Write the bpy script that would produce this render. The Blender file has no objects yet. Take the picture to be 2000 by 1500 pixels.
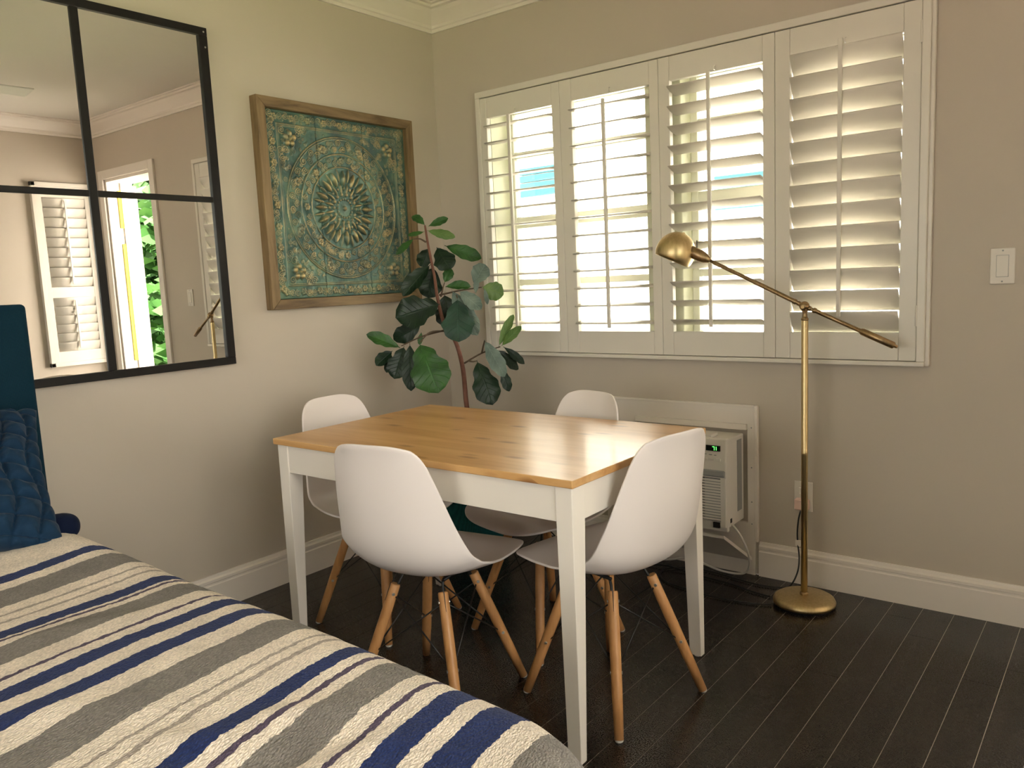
import bpy, bmesh, math, random
import numpy as np
from mathutils import Vector, Matrix, Euler
C = bpy.context.scene.collection
SC = bpy.context.scene
PI = math.pi
rng = random.Random(7)

# ---------------------------------------------------------------- camera
cam_d = bpy.data.cameras.new('camera')
cam_d.sensor_fit = 'HORIZONTAL'; cam_d.sensor_width = 36.0
cam_d.lens = 1568.16 / 2000 * 36.0
cam_d.clip_start = 0.05; cam_d.clip_end = 200
cam = bpy.data.objects.new('camera', cam_d); C.objects.link(cam)
_r = Vector((0.78643045, 0.61602986, -0.04510391)); _u = Vector((-0.04518548, 0.13020268, 0.99045724)); _f = Vector((-0.61602388, 0.77688768, -0.13023096))
cam.matrix_world = Matrix(((_r.x, _u.x, -_f.x, 2.7951), (_r.y, _u.y, -_f.y, -3.019), (_r.z, _u.z, -_f.z, 1.2234), (0, 0, 0, 1)))
SC.camera = cam

# ---------------------------------------------------------------- world, sun, daylight portals, exposure
W = bpy.data.worlds.new('world'); SC.world = W; W.use_nodes = True
bg = W.node_tree.nodes['Background']
bg.inputs[0].default_value = (1.0, 0.91, 0.86, 1); bg.inputs[1].default_value = 5.0
sun_d = bpy.data.lights.new('sun', 'SUN'); sun_d.energy = 24.0; sun_d.angle = 0.02; sun_d.color = (1.0, 0.91, 0.82)
sun = bpy.data.objects.new('sun', sun_d); C.objects.link(sun)
sun.rotation_euler = Vector((0.25, 0.55, -1.0)).to_track_quat('-Z', 'Y').to_euler()
def portal(name, loc, d, sx, sy):
    l = bpy.data.lights.new(name, 'AREA'); l.shape = 'RECTANGLE'; l.size = sx; l.size_y = sy
    l.cycles.is_portal = True
    o = bpy.data.objects.new(name, l); C.objects.link(o); o.location = loc
    o.rotation_euler = Vector(d).to_track_quat('-Z', 'Z').to_euler(); return o
portal('portal_window', (1.25, 0.24, 1.48), (0, -1, 0), 1.9, 1.15)
portal('portal_door', (3.11, 0.24, 1.07), (0, -1, 0), 0.8, 2.1)
portal('portal_side', (3.74, -2.6, 1.45), (-1, 0, 0), 2.0, 1.5)
portal('portal_rear', (1.85, -5.30, 1.5), (0, 1, 0), 2.0, 1.3)
vs = SC.view_settings
vs.view_transform = 'Standard'; vs.look = 'None'; vs.gamma = 1.0; vs.use_curve_mapping = False
vs.exposure = 0.93

# ---------------------------------------------------------------- helpers
def tag(o, label=None, cat=None, group=None, kind=None):
    if label: o['label'] = label
    if cat: o['category'] = cat
    if group: o['group'] = group
    if kind: o['kind'] = kind
    return o
def thing(name, label, cat, loc=(0, 0, 0), rz=0.0, group=None):
    o = bpy.data.objects.new(name, None); C.objects.link(o); o.empty_display_size = .05
    o.location = loc; o.rotation_euler = (0, 0, rz); return tag(o, label, cat, group)
def struct(name, parent=None):
    o = bpy.data.objects.new(name, None); C.objects.link(o); o.empty_display_size = .05
    if parent: o.parent = parent
    else: o['kind'] = 'structure'
    return o
def obj(name, bm, m, parent=None, smooth=False, bevel=0, loc=None, seg=2, sub=0):
    if isinstance(bm, bmesh.types.BMesh):
        bmesh.ops.recalc_face_normals(bm, faces=bm.faces)
        me = bpy.data.meshes.new(name); bm.to_mesh(me); bm.free()
    else: me = bm
    if m and not me.materials: me.materials.append(m)
    if smooth:
        me.polygons.foreach_set('use_smooth', [True] * len(me.polygons))
    o = bpy.data.objects.new(name, me); C.objects.link(o)
    if parent: o.parent = parent
    if loc is not None: o.location = loc
    if bevel:
        b = o.modifiers.new('bevel', 'BEVEL'); b.width = bevel; b.segments = seg; b.limit_method = 'ANGLE'; b.angle_limit = .6
    if sub:
        s = o.modifiers.new('sub', 'SUBSURF'); s.levels = sub; s.render_levels = sub
    return o
def stobj(name, bm, m, **k):
    o = obj(name, bm, m, **k)
    if not k.get('parent'): o['kind'] = 'structure'
    return o
def B(): return bmesh.new()
def box(bm, x0, x1, y0, y1, z0, z1):
    v = [bm.verts.new(p) for p in ((x0,y0,z0),(x1,y0,z0),(x1,y1,z0),(x0,y1,z0),(x0,y0,z1),(x1,y0,z1),(x1,y1,z1),(x0,y1,z1))]
    for f in ((3,2,1,0),(4,5,6,7),(0,1,5,4),(1,2,6,5),(2,3,7,6),(3,0,4,7)): bm.faces.new([v[i] for i in f])
    return bm
def frame_axes(d):
    d = Vector(d).normalized(); a = Vector((0, 0, 1)) if abs(d.z) < .9 else Vector((1, 0, 0))
    u = d.cross(a).normalized(); return u, d.cross(u).normalized()
def tube(bm, pts, r, seg=10, caps=True):
    pts = [Vector(p) for p in pts]; n = len(pts)
    rs = r if isinstance(r, (list, tuple)) else [r] * n
    rings = []; u = None
    for i, p in enumerate(pts):
        d = (pts[min(i + 1, n - 1)] - pts[max(i - 1, 0)]).normalized()
        if u is None: u, w = frame_axes(d)
        else:
            u = (u - d * u.dot(d)).normalized(); w = d.cross(u)
        rings.append([bm.verts.new(p + (u * math.cos(a) + w * math.sin(a)) * rs[i]) for a in [2 * PI * k / seg for k in range(seg)]])
    for a, b in zip(rings, rings[1:]):
        for k in range(seg): bm.faces.new((a[k], a[(k + 1) % seg], b[(k + 1) % seg], b[k]))
    if caps:
        bm.faces.new(rings[0][::-1]); bm.faces.new(rings[-1])
    return bm
def lathe(bm, prof, M=None, seg=32):
    M = M or Matrix(); rings = []
    for r, z in prof:
        if r < 1e-6: rings.append([bm.verts.new(M @ Vector((0, 0, z)))])
        else: rings.append([bm.verts.new(M @ Vector((r * math.cos(2 * PI * k / seg), r * math.sin(2 * PI * k / seg), z))) for k in range(seg)])
    for a, b in zip(rings, rings[1:]):
        for k in range(seg):
            k2 = (k + 1) % seg
            q = [a[k], a[k2]] if len(a) > 1 else [a[0]]
            q += [b[k2], b[k]] if len(b) > 1 else [b[0]]
            if len(q) > 2: bm.faces.new(q)
    return bm
def axis_m(loc, d):
    q = Vector(d).to_track_quat('Z', 'Y'); return Matrix.Translation(Vector(loc)) @ q.to_matrix().to_4x4()
def smooth_pts(pts, n=6):
    P = [Vector(p) for p in pts]; P = [P[0] * 2 - P[1]] + P + [P[-1] * 2 - P[-2]]; out = []
    for i in range(1, len(P) - 2):
        for k in range(n):
            t = k / n; a, b, c, d = P[i-1:i+3]
            out.append(.5 * ((2*b) + (c-a)*t + (2*a-5*b+4*c-d)*t*t + (3*b-a-3*c+d)*t**3))
    out.append(P[-2]); return out
def extrude_profile(bm, prof, axis, a0, a1, place):
    """prof: closed list of (out, z); place(out, along, z) -> xyz"""
    r0 = [bm.verts.new(place(o, a0, z)) for o, z in prof]; r1 = [bm.verts.new(place(o, a1, z)) for o, z in prof]
    n = len(prof)
    for k in range(n): bm.faces.new((r0[k], r0[(k+1) % n], r1[(k+1) % n], r1[k]))
    bm.faces.new(r0[::-1]); bm.faces.new(r1); return bm

# ---------------------------------------------------------------- materials
def mat(name, col, rough=.5, metal=0., spec=.5, coat=0., sheen=0., bump=None, var=None, emit=None):
    m = bpy.data.materials.new(name); m.use_nodes = True; nt = m.node_tree; N = nt.nodes; L = nt.links
    p = N['Principled BSDF']
    p.inputs['Base Color'].default_value = (*col, 1); p.inputs['Roughness'].default_value = rough
    p.inputs['Metallic'].default_value = metal; p.inputs['Specular IOR Level'].default_value = spec
    p.inputs['Coat Weight'].default_value = coat; p.inputs['Sheen Weight'].default_value = sheen
    if emit: p.inputs['Emission Color'].default_value = (*emit[0], 1); p.inputs['Emission Strength'].default_value = emit[1]
    tc = N.new('ShaderNodeTexCoord')
    if var:   # (scale, amount)
        n = N.new('ShaderNodeTexNoise'); n.inputs['Scale'].default_value = var[0]; n.inputs['Detail'].default_value = 5
        L.new(tc.outputs['Object'], n.inputs['Vector'])
        mx = N.new('ShaderNodeMix'); mx.data_type = 'RGBA'
        mx.inputs[6].default_value = (*[c * (1 - var[1]) for c in col], 1); mx.inputs[7].default_value = (*[min(1, c * (1 + var[1])) for c in col], 1)
        L.new(n.outputs['Fac'], mx.inputs[0]); L.new(mx.outputs[2], p.inputs['Base Color'])
    if bump:  # (scale, strength, distance)
        n = N.new('ShaderNodeTexNoise'); n.inputs['Scale'].default_value = bump[0]; n.inputs['Detail'].default_value = 4
        L.new(tc.outputs['Object'], n.inputs['Vector'])
        b = N.new('ShaderNodeBump'); b.inputs['Strength'].default_value = bump[1]; b.inputs['Distance'].default_value = bump[2]
        L.new(n.outputs['Fac'], b.inputs['Height']); L.new(b.outputs[0], p.inputs['Normal'])
    m['p'] = 1; return m
def ramp(N, stops, interp='LINEAR'):
    r = N.new('ShaderNodeValToRGB'); r.color_ramp.interpolation = interp; e = r.color_ramp.elements
    while len(e) < len(stops): e.new(.5)
    for i, (x, c) in enumerate(stops): e[i].position = x; e[i].color = (*c, 1)
    return r
M = {}
M['wall'] = mat('wall_paint', (.56, .492, .41), .55, spec=.3, bump=(90, .12, .002), var=(1.3, .03))
M['ceiling'] = mat('ceiling_paint', (.74, .70, .64), .8, spec=.2, bump=(60, .1, .002))
M['trim'] = mat('trim_paint', (.82, .75, .68), .35, bump=(30, .05, .001))
M['shutter'] = mat('shutter_paint', (.76, .71, .63), .35, bump=(25, .03, .001))
M['winframe'] = mat('window_frame_paint', (.72, .72, .6), .4)
M['reveal_bounce'] = mat('window_reveal_bounce', (.66, .66, .5), .6)  # green bounce light from foliage put into the reveal colour
M['white_plastic'] = mat('white_chair_plastic', (.82, .75, .72), .38, spec=.5, bump=(300, .03, .0005))
M['table_white'] = mat('table_white_lacquer', (.85, .79, .72), .35, bump=(20, .04, .001))
M['ac'] = mat('air_conditioner_plastic', (.78, .74, .68), .45)
M['ac_grey'] = mat('grey_plastic', (.34, .34, .33), .5)
M['dark'] = mat('dark_parts_and_shade', (.015, .013, .012), .6)  # for dark parts and for painted shade in slots, grille and notch
M['black'] = mat('black_metal', (.010, .009, .009), .45, spec=.25, bump=(60, .15, .001))
M['black_wire'] = mat('black_wire', (.012, .012, .012), .3)
M['cord_black'] = mat('black_cord', (.012, .012, .012), .45)
M['cord_white'] = mat('white_cord', (.72, .68, .62), .45)
M['steel'] = mat('steel', (.6, .58, .54), .3, metal=1)
M['foot'] = mat('clear_glide', (.7, .68, .64), .4)
M['mirror'] = mat('mirror_glass', (.93, .94, .92), .0, metal=1)
M['plate'] = mat('plate_plastic', (.74, .68, .60), .4)
M['plug_pink'] = mat('plug_plastic', (.82, .58, .50), .4)
M['display'] = mat('display_glass', (.004, .008, .006), .15)
M['led'] = mat('green_led', (.1, .9, .2), .5, emit=((.12, 1.0, .12), 2.2))
M['bark'] = mat('bark', (.16, .065, .04), .8, bump=(120, .8, .003), var=(60, .5))
M['twig'] = mat('twig', (.09, .06, .035), .8)
M['soil'] = mat('soil', (.05, .035, .025), .95, bump=(60, 1, .01))
M['stucco'] = mat('stucco', (.86, .85, .82), .9, bump=(40, .4, .005))
M['teal_ext'] = mat('teal_shutter_paint', (.0, .07, .10), .6)
M['concrete'] = mat('concrete', (.6, .58, .54), .9, var=(3, .15))
M['yellow'] = mat('yellow_weatherstrip', (.75, .62, .05), .6)
M['fan_white'] = mat('fan_white', (.8, .78, .73), .4)
M['green_bounce_ground'] = mat('green_bounce_ground', (.27, .32, .14), .95, var=(2, .3))  # unseen ground added to bounce green-yellow light indoors
M['pink_bounce'] = mat('pink_bounce_paving', (.58, .43, .35), .9, var=(3, .15))  # unseen paving added to bounce pinkish light in from the rear
M['hedge'] = mat('hedge_leaf', (.035, .12, .02), .6, var=(2, .5))
M['roller'] = mat('joint_filler', (.55, .48, .40), .8)

def glass_mat():
    m = bpy.data.materials.new('window_glass'); m.use_nodes = True; nt = m.node_tree; N = nt.nodes; L = nt.links
    N.remove(N['Principled BSDF']); o = N['Material Output']
    t = N.new('ShaderNodeBsdfTransparent'); t.inputs[0].default_value = (.93, .96, .94, 1)
    g = N.new('ShaderNodeBsdfGlossy'); g.inputs['Roughness'].default_value = .02
    f = N.new('ShaderNodeFresnel'); f.inputs[0].default_value = 1.45; mx = N.new('ShaderNodeMixShader')
    L.new(f.outputs[0], mx.inputs[0]); L.new(t.outputs[0], mx.inputs[1]); L.new(g.outputs[0], mx.inputs[2]); L.new(mx.outputs[0], o.inputs[0])
    return m
M['glass'] = glass_mat()

def brass_mat(name, c1, c2, rough):
    m = mat(name, c1, rough, metal=1); nt = m.node_tree; N = nt.nodes; L = nt.links; p = N['Principled BSDF']
    tc = N.new('ShaderNodeTexCoord'); mp = N.new('ShaderNodeMapping'); mp.inputs['Scale'].default_value = (40, 40, 3)
    n = N.new('ShaderNodeTexNoise'); n.inputs['Scale'].default_value = 3; n.inputs['Detail'].default_value = 6
    L.new(tc.outputs['Object'], mp.inputs[0]); L.new(mp.outputs[0], n.inputs['Vector'])
    r = ramp(N, [(.3, c2), (.65, c1)]); L.new(n.outputs['Fac'], r.inputs[0]); L.new(r.outputs[0], p.inputs['Base Color'])
    return m
M['brass'] = brass_mat('antique_brass', (.70, .55, .30), (.60, .46, .24), .40)
M['brass_dark'] = brass_mat('aged_brass', (.42, .30, .16), (.30, .20, .11), .38)

def wood_mat(name, stops, scale=(1.2, 14, 14), rough=.4, coat=0., knots=None, bump=.05, axis_rand=True, spec=.5):
    m = bpy.data.materials.new(name); m.use_nodes = True; nt = m.node_tree; N = nt.nodes; L = nt.links; p = N['Principled BSDF']
    p.inputs['Roughness'].default_value = rough; p.inputs['Coat Weight'].default_value = coat; p.inputs['Coat Roughness'].default_value = .12
    p.inputs['Specular IOR Level'].default_value = spec
    tc = N.new('ShaderNodeTexCoord'); mp = N.new('ShaderNodeMapping'); mp.inputs['Scale'].default_value = scale
    src = tc.outputs['Object']
    if axis_rand:
        oi = N.new('ShaderNodeObjectInfo'); va = N.new('ShaderNodeVectorMath'); va.operation = 'MULTIPLY_ADD'
        L.new(oi.outputs['Random'], va.inputs[0]); va.inputs[1].default_value = (17, 29, 23); L.new(src, va.inputs[2]); src = va.outputs[0]
    L.new(src, mp.inputs[0])
    n = N.new('ShaderNodeTexNoise'); n.inputs['Scale'].default_value = 1.5; n.inputs['Detail'].default_value = 8; n.inputs['Distortion'].default_value = .6; n.inputs['Roughness'].default_value = .6
    L.new(mp.outputs[0], n.inputs['Vector']); r = ramp(N, stops); L.new(n.outputs['Fac'], r.inputs[0]); col = r.outputs[0]
    if knots:
        vm = N.new('ShaderNodeMapping'); vm.inputs['Scale'].default_value = knots[0]
        vo = N.new('ShaderNodeTexVoronoi'); vo.inputs['Scale'].default_value = 1; L.new(src, vm.inputs[0]); L.new(vm.outputs[0], vo.inputs['Vector'])
        kr = ramp(N, [(0, (1, 1, 1)), (knots[1] * .5, (.55, .55, .55)), (knots[1], (0, 0, 0))]); L.new(vo.outputs['Distance'], kr.inputs[0])
        gt = N.new('ShaderNodeMath'); gt.operation = 'GREATER_THAN'; gt.inputs[1].default_value = .66; sp = N.new('ShaderNodeSeparateColor'); L.new(vo.outputs['Color'], sp.inputs[0]); L.new(sp.outputs[0], gt.inputs[0])
        mu = N.new('ShaderNodeMath'); mu.operation = 'MULTIPLY'; L.new(kr.outputs[0], mu.inputs[0]); L.new(gt.outputs[0], mu.inputs[1])
        mx = N.new('ShaderNodeMix'); mx.data_type = 'RGBA'; L.new(mu.outputs[0], mx.inputs[0]); L.new(col, mx.inputs[6]); mx.inputs[7].default_value = (*knots[2], 1); col = mx.outputs[2]
    L.new(col, p.inputs['Base Color'])
    b = N.new('ShaderNodeBump'); b.inputs['Strength'].default_value = bump; b.inputs['Distance'].default_value = .002; L.new(n.outputs['Fac'], b.inputs['Height']); L.new(b.outputs[0], p.inputs['Normal'])
    return m
M['tabletop'] = wood_mat('pine_tabletop', [(.3, (.53, .27, .09)), (.5, (.63, .355, .135)), (.7, (.71, .43, .19))], (1.0, 12, 12), .34, .15, ((7, 22, 22), .33, (.24, .09, .025)), bump=.03)
M['legwood'] = wood_mat('beech_leg', [(.3, (.50, .24, .085)), (.6, (.64, .33, .13))], (25, 25, 2.5), .42)
M['frame_h'] = wood_mat('rustic_frame_wood', [(.25, (.06, .035, .015)), (.45, (.19, .122, .055)), (.7, (.30, .205, .10))], (20, 2.0, 20), .6, bump=.4)
M['frame_v'] = wood_mat('rustic_frame_wood_upright', [(.25, (.06, .035, .015)), (.45, (.19, .122, .055)), (.7, (.30, .205, .10))], (20, 20, 2.0), .6, bump=.4)

def plank_mat():
    m = wood_mat('dark_floor_plank', [(.3, (.010, .0078, .0062)), (.55, (.019, .0145, .0112)), (.8, (.036, .028, .022))], (9, .9, 9), .3, bump=.12, spec=.5)
    nt = m.node_tree; N = nt.nodes; L = nt.links; p = N['Principled BSDF']
    tc = N.new('ShaderNodeTexCoord')
    # fine scratches and dust: worn spots scattered over the boards
    w = N.new('ShaderNodeTexNoise'); w.inputs['Scale'].default_value = 260; w.inputs['Detail'].default_value = 2; L.new(tc.outputs['Object'], w.inputs['Vector'])
    r = ramp(N, [(.4, (.18, .18, .18)), (.7, (.42, .42, .42))]); L.new(w.outputs['Fac'], r.inputs[0]); L.new(r.outputs[0], p.inputs['Roughness'])
    return m
M['plank'] = plank_mat()

def fabric_mat(name, c1, c2, scale=220, rough=.9, sheen=.3, bump=.5):
    m = mat(name, c1, rough, spec=.2, sheen=sheen); nt = m.node_tree; N = nt.nodes; L = nt.links; p = N['Principled BSDF']
    p.inputs['Sheen Tint'].default_value = (*[min(1, c * 3 + .02) for c in c2], 1)
    tc = N.new('ShaderNodeTexCoord'); n1 = N.new('ShaderNodeTexWave'); n1.inputs['Scale'].default_value = scale; n1.bands_direction = 'Y'; n1.inputs['Distortion'].default_value = 2.5
    n2 = N.new('ShaderNodeTexWave'); n2.inputs['Scale'].default_value = scale; n2.bands_direction = 'Z'; n2.inputs['Distortion'].default_value = 2.5
    ad = N.new('ShaderNodeMath'); ad.operation = 'MULTIPLY_ADD'; ad.inputs[1].default_value = .5
    hv = N.new('ShaderNodeMath'); hv.operation = 'MULTIPLY'; hv.inputs[1].default_value = .5
    for n in (n1, n2): L.new(tc.outputs['Object'], n.inputs['Vector'])
    L.new(n2.outputs['Fac'], hv.inputs[0]); L.new(n1.outputs['Fac'], ad.inputs[0]); L.new(hv.outputs[0], ad.inputs[2])
    r = ramp(N, [(.2, c1), (.8, c2)]); L.new(ad.outputs[0], r.inputs[0]); L.new(r.outputs[0], p.inputs['Base Color'])
    b = N.new('ShaderNodeBump'); b.inputs['Strength'].default_value = bump; b.inputs['Distance'].default_value = .002; L.new(ad.outputs[0], b.inputs['Height']); L.new(b.outputs[0], p.inputs['Normal'])
    return m
M['teal'] = fabric_mat('teal_upholstery', (.002, .018, .034), (.004, .032, .055), 130, sheen=.08)
M['pot_teal'] = fabric_mat('teal_pot_fabric', (.008, .075, .085), (.016, .13, .14), 50)
M['quilt'] = mat('blue_quilted_velvet', (.003, .024, .060), .75, spec=.2, sheen=.08, bump=(45, .5, .006), var=(14, .6))
M['navy'] = mat('navy_velvet', (.003, .008, .030), .85, spec=.15, sheen=.04, bump=(120, .5, .002))

def leaf_mat(name, c1, c2, rough=.42):
    m = bpy.data.materials.new(name); m.use_nodes = True; nt = m.node_tree; N = nt.nodes; L = nt.links; p = N['Principled BSDF']
    p.inputs['Roughness'].default_value = rough; p.inputs['Specular IOR Level'].default_value = .35
    uv = N.new('ShaderNodeTexCoord'); sx = N.new('ShaderNodeSeparateXYZ'); L.new(uv.outputs['UV'], sx.inputs[0])
    ab = N.new('ShaderNodeMath'); ab.operation = 'ABSOLUTE'; L.new(sx.outputs[0], ab.inputs[0])
    # side veins: bands of (v - .45|u|), mid rib at u = 0
    ma = N.new('ShaderNodeMath'); ma.operation = 'MULTIPLY_ADD'; L.new(ab.outputs[0], ma.inputs[0]); ma.inputs[1].default_value = -.22; L.new(sx.outputs[1], ma.inputs[2])
    mm = N.new('ShaderNodeMath'); mm.operation = 'MULTIPLY'; mm.inputs[1].default_value = 8; L.new(ma.outputs[0], mm.inputs[0])
    fr = N.new('ShaderNodeMath'); fr.operation = 'PINGPONG'; fr.inputs[1].default_value = .5; L.new(mm.outputs[0], fr.inputs[0])
    vr = ramp(N, [(.0, (1, 1, 1)), (.07, (0, 0, 0))]); L.new(fr.outputs[0], vr.inputs[0])
    mr = ramp(N, [(.0, (1, 1, 1)), (.06, (0, 0, 0))]); L.new(ab.outputs[0], mr.inputs[0])
    mxm = N.new('ShaderNodeMath'); mxm.operation = 'MAXIMUM'; L.new(vr.outputs[0], mxm.inputs[0]); L.new(mr.outputs[0], mxm.inputs[1])
    n = N.new('ShaderNodeTexNoise'); n.inputs['Scale'].default_value = 18; L.new(uv.outputs['Object'], n.inputs['Vector'])
    r = ramp(N, [(.35, c1), (.7, c2)]); L.new(n.outputs['Fac'], r.inputs[0])
    mx = N.new('ShaderNodeMix'); mx.data_type = 'RGBA'; sc = N.new('ShaderNodeMath'); sc.operation = 'MULTIPLY'; sc.inputs[1].default_value = .45; L.new(mxm.outputs[0], sc.inputs[0])
    L.new(sc.outputs[0], mx.inputs[0]); L.new(r.outputs[0], mx.inputs[6]); mx.inputs[7].default_value = (*[min(1, c * 1.7 + .015) for c in c2], 1)
    L.new(mx.outputs[2], p.inputs['Base Color'])
    b = N.new('ShaderNodeBump'); b.inputs['Strength'].default_value = .5; b.inputs['Distance'].default_value = -.003; L.new(mxm.outputs[0], b.inputs['Height']); L.new(b.outputs[0], p.inputs['Normal'])
    return m
LM = [leaf_mat('leaf_dark', (.004, .016, .006), (.008, .028, .010)), leaf_mat('leaf_green', (.014, .055, .010), (.035, .115, .020)),
      leaf_mat('leaf_pale', (.10, .145, .125), (.19, .25, .21)), leaf_mat('leaf_yellow_green', (.075, .15, .035), (.14, .23, .065)), leaf_mat('leaf_mid', (.008, .032, .018), (.022, .065, .038))]  # pale one: leaf backs, and brightness of lit leaves put into colour

def blanket_mat():
    m = bpy.data.materials.new('striped_plush'); m.use_nodes = True; nt = m.node_tree; N = nt.nodes; L = nt.links; p = N['Principled BSDF']
    p.inputs['Roughness'].default_value = .85; p.inputs['Specular IOR Level'].default_value = .2; p.inputs['Sheen Weight'].default_value = .06; p.inputs['Sheen Roughness'].default_value = .4
    tc = N.new('ShaderNodeTexCoord')
    n = N.new('ShaderNodeTexNoise'); n.inputs['Scale'].default_value = 90; n.inputs['Detail'].default_value = 3; L.new(tc.outputs['UV'], n.inputs['Vector'])
    n0 = N.new('ShaderNodeTexNoise'); n0.inputs['Scale'].default_value = 3.0; L.new(tc.outputs['UV'], n0.inputs['Vector'])
    sx = N.new('ShaderNodeSeparateXYZ'); L.new(tc.outputs['UV'], sx.inputs[0])
    a = N.new('ShaderNodeMath'); a.operation = 'MULTIPLY_ADD'; L.new(n.outputs['Fac'], a.inputs[0]); a.inputs[1].default_value = .010; L.new(sx.outputs[0], a.inputs[2])
    a2 = N.new('ShaderNodeMath'); a2.operation = 'MULTIPLY_ADD'; L.new(n0.outputs['Fac'], a2.inputs[0]); a2.inputs[1].default_value = .035; L.new(a.outputs[0], a2.inputs[2])
    LO, HI = .0, 2.9
    mr = N.new('ShaderNodeMapRange'); mr.inputs[1].default_value = LO + .0225; mr.inputs[2].default_value = HI + .0225; L.new(a2.outputs[0], mr.inputs[0])
    cream = (.72, .61, .49)
    S = [(cream, 0), *STRIPES]
    def mk(sub):
        return ramp(N, [((x - LO + 0) / (HI - LO), c) for c, x in sub], 'CONSTANT')
    k = 30
    A = S[:k]; r1 = mk(A); L.new(mr.outputs[0], r1.inputs[0]); col = r1.outputs[0]
    if len(S) > k:
        Bs = S[k-1:]; r2 = mk(Bs); L.new(mr.outputs[0], r2.inputs[0])
        gt = N.new('ShaderNodeMath'); gt.operation = 'GREATER_THAN'; gt.inputs[1].default_value = (Bs[0][1] - LO) / (HI - LO); L.new(mr.outputs[0], gt.inputs[0])
        mx = N.new('ShaderNodeMix'); mx.data_type = 'RGBA'; L.new(gt.outputs[0], mx.inputs[0]); L.new(col, mx.inputs[6]); L.new(r2.outputs[0], mx.inputs[7]); col = mx.outputs[2]
    # woven tufts
    v = N.new('ShaderNodeTexVoronoi'); v.inputs['Scale'].default_value = 210; vm = N.new('ShaderNodeMapping'); vm.inputs['Scale'].default_value = (1.5, .9, 1); L.new(tc.outputs['UV'], vm.inputs[0]); L.new(vm.outputs[0], v.inputs['Vector'])
    fb = N.new('ShaderNodeTexNoise'); fb.inputs['Scale'].default_value = 420; fb.inputs['Detail'].default_value = 3; L.new(tc.outputs['UV'], fb.inputs['Vector'])
    tr = ramp(N, [(0, (1.18, 1.18, 1.18)), (.75, (.78, .78, .78))]); L.new(v.outputs['Distance'], tr.inputs[0])
    n3 = N.new('ShaderNodeTexNoise'); n3.inputs['Scale'].default_value = 14; n3.inputs['Detail'].default_value = 4; L.new(tc.outputs['UV'], n3.inputs['Vector'])
    t3 = ramp(N, [(.3, (.86, .86, .86)), (.7, (1.08, 1.08, 1.08))]); L.new(n3.outputs['Fac'], t3.inputs[0])
    m1 = N.new('ShaderNodeMix'); m1.data_type = 'RGBA'; m1.blend_type = 'MULTIPLY'; m1.inputs[0].default_value = 1; L.new(col, m1.inputs[6]); L.new(tr.outputs[0], m1.inputs[7])
    m2 = N.new('ShaderNodeMix'); m2.data_type = 'RGBA'; m2.blend_type = 'MULTIPLY'; m2.inputs[0].default_value = 1; L.new(m1.outputs[2], m2.inputs[6]); L.new(t3.outputs[0], m2.inputs[7])
    L.new(m2.outputs[2], p.inputs['Base Color'])
    hs = N.new('ShaderNodeMath'); hs.operation = 'MULTIPLY_ADD'; L.new(fb.outputs['Fac'], hs.inputs[0]); hs.inputs[1].default_value = .6; iv = N.new('ShaderNodeMath'); iv.operation = 'MULTIPLY'; iv.inputs[1].default_value = -1.0; L.new(v.outputs['Distance'], iv.inputs[0]); L.new(iv.outputs[0], hs.inputs[2])
    b = N.new('ShaderNodeBump'); b.inputs['Strength'].default_value = .7; b.inputs['Distance'].default_value = .0035; L.new(hs.outputs[0], b.inputs['Height']); L.new(b.outputs[0], p.inputs['Normal'])
    return m
_c = (.86, .755, .645); _n = (.016, .032, .125); _g = (.235, .215, .195); _t = (.42, .36, .31); _d = (.10, .075, .12)
STRIPES = [(_n, .20), (_c, .25), (_g, .33), (_c, .42), (_n, .50), (_c, .55), (_n, .759), (_c, .811), (_g, .86), (_c, .956), (_t, 1.006), (_c, 1.014), (_t, 1.046), (_c, 1.054), (_n, 1.103), (_c, 1.151), (_d, 1.163), (_c, 1.169),
           (_g, 1.20), (_c, 1.28), (_d, 1.335), (_c, 1.343), (_n, 1.381), (_c, 1.426), (_n, 1.468), (_c, 1.515), (_g, 1.565), (_c, 1.644), (_t, 1.692), (_c, 1.699), (_t, 1.716), (_c, 1.723),
           (_n, 1.768), (_c, 1.812), (_d, 1.828), (_c, 1.836), (_g, 1.86), (_c, 1.930), (_d, 1.964), (_c, 1.973), (_n, 2.009), (_c, 2.060), (_n, 2.093), (_c, 2.143), (_g, 2.197), (_c, 2.29), (_n, 2.36), (_c, 2.42), (_g, 2.5), (_c, 2.6)]
M['blanket'] = blanket_mat()

# ================================================================ THE ROOM
RX, RY, RZ = 3.64, -5.2, 2.53
stobj('wall_left', box(B(), -.15, 0, RY - .15, .2, 0, RZ), M['wall'])
# window wall: openings for the window and the door
WX0, WX1, WZ0, WZ1 = .335, 2.16, .93, 2.035
DX0, DX1, DZ = 2.80, 3.48, 2.10
bm = B()
for a in ((-.15, WX0, 0, RZ), (WX0, WX1, 0, WZ0), (WX0, WX1, WZ1, RZ), (WX1, DX0, 0, RZ), (DX0, DX1, DZ, RZ), (DX1, RX + .15, 0, RZ)):
    box(bm, a[0], a[1], 0, .2, a[2], a[3])
bmesh.ops.remove_doubles(bm, verts=bm.verts, dist=1e-5)
stobj('wall_back', bm, M['wall'])
bm = B()
VY0, VY1, VZ0, VZ1 = -3.6, -1.6, .7, 2.2
for a in ((RY - .15, VY0, 0, RZ), (VY1, 0.0, 0, RZ), (VY0, VY1, 0, VZ0), (VY0, VY1, VZ1, RZ)): box(bm, RX, RX + .15, a[0], a[1], a[2], a[3])
stobj('wall_right', bm, M['wall'])
bm = B()
for a in ((0, .85, 0, RZ), (.85, 2.85, 0, .85), (.85, 2.85, 2.15, RZ), (2.85, RX, 0, RZ)): box(bm, a[0], a[1], RY - .15, RY, a[2], a[3])
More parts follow.
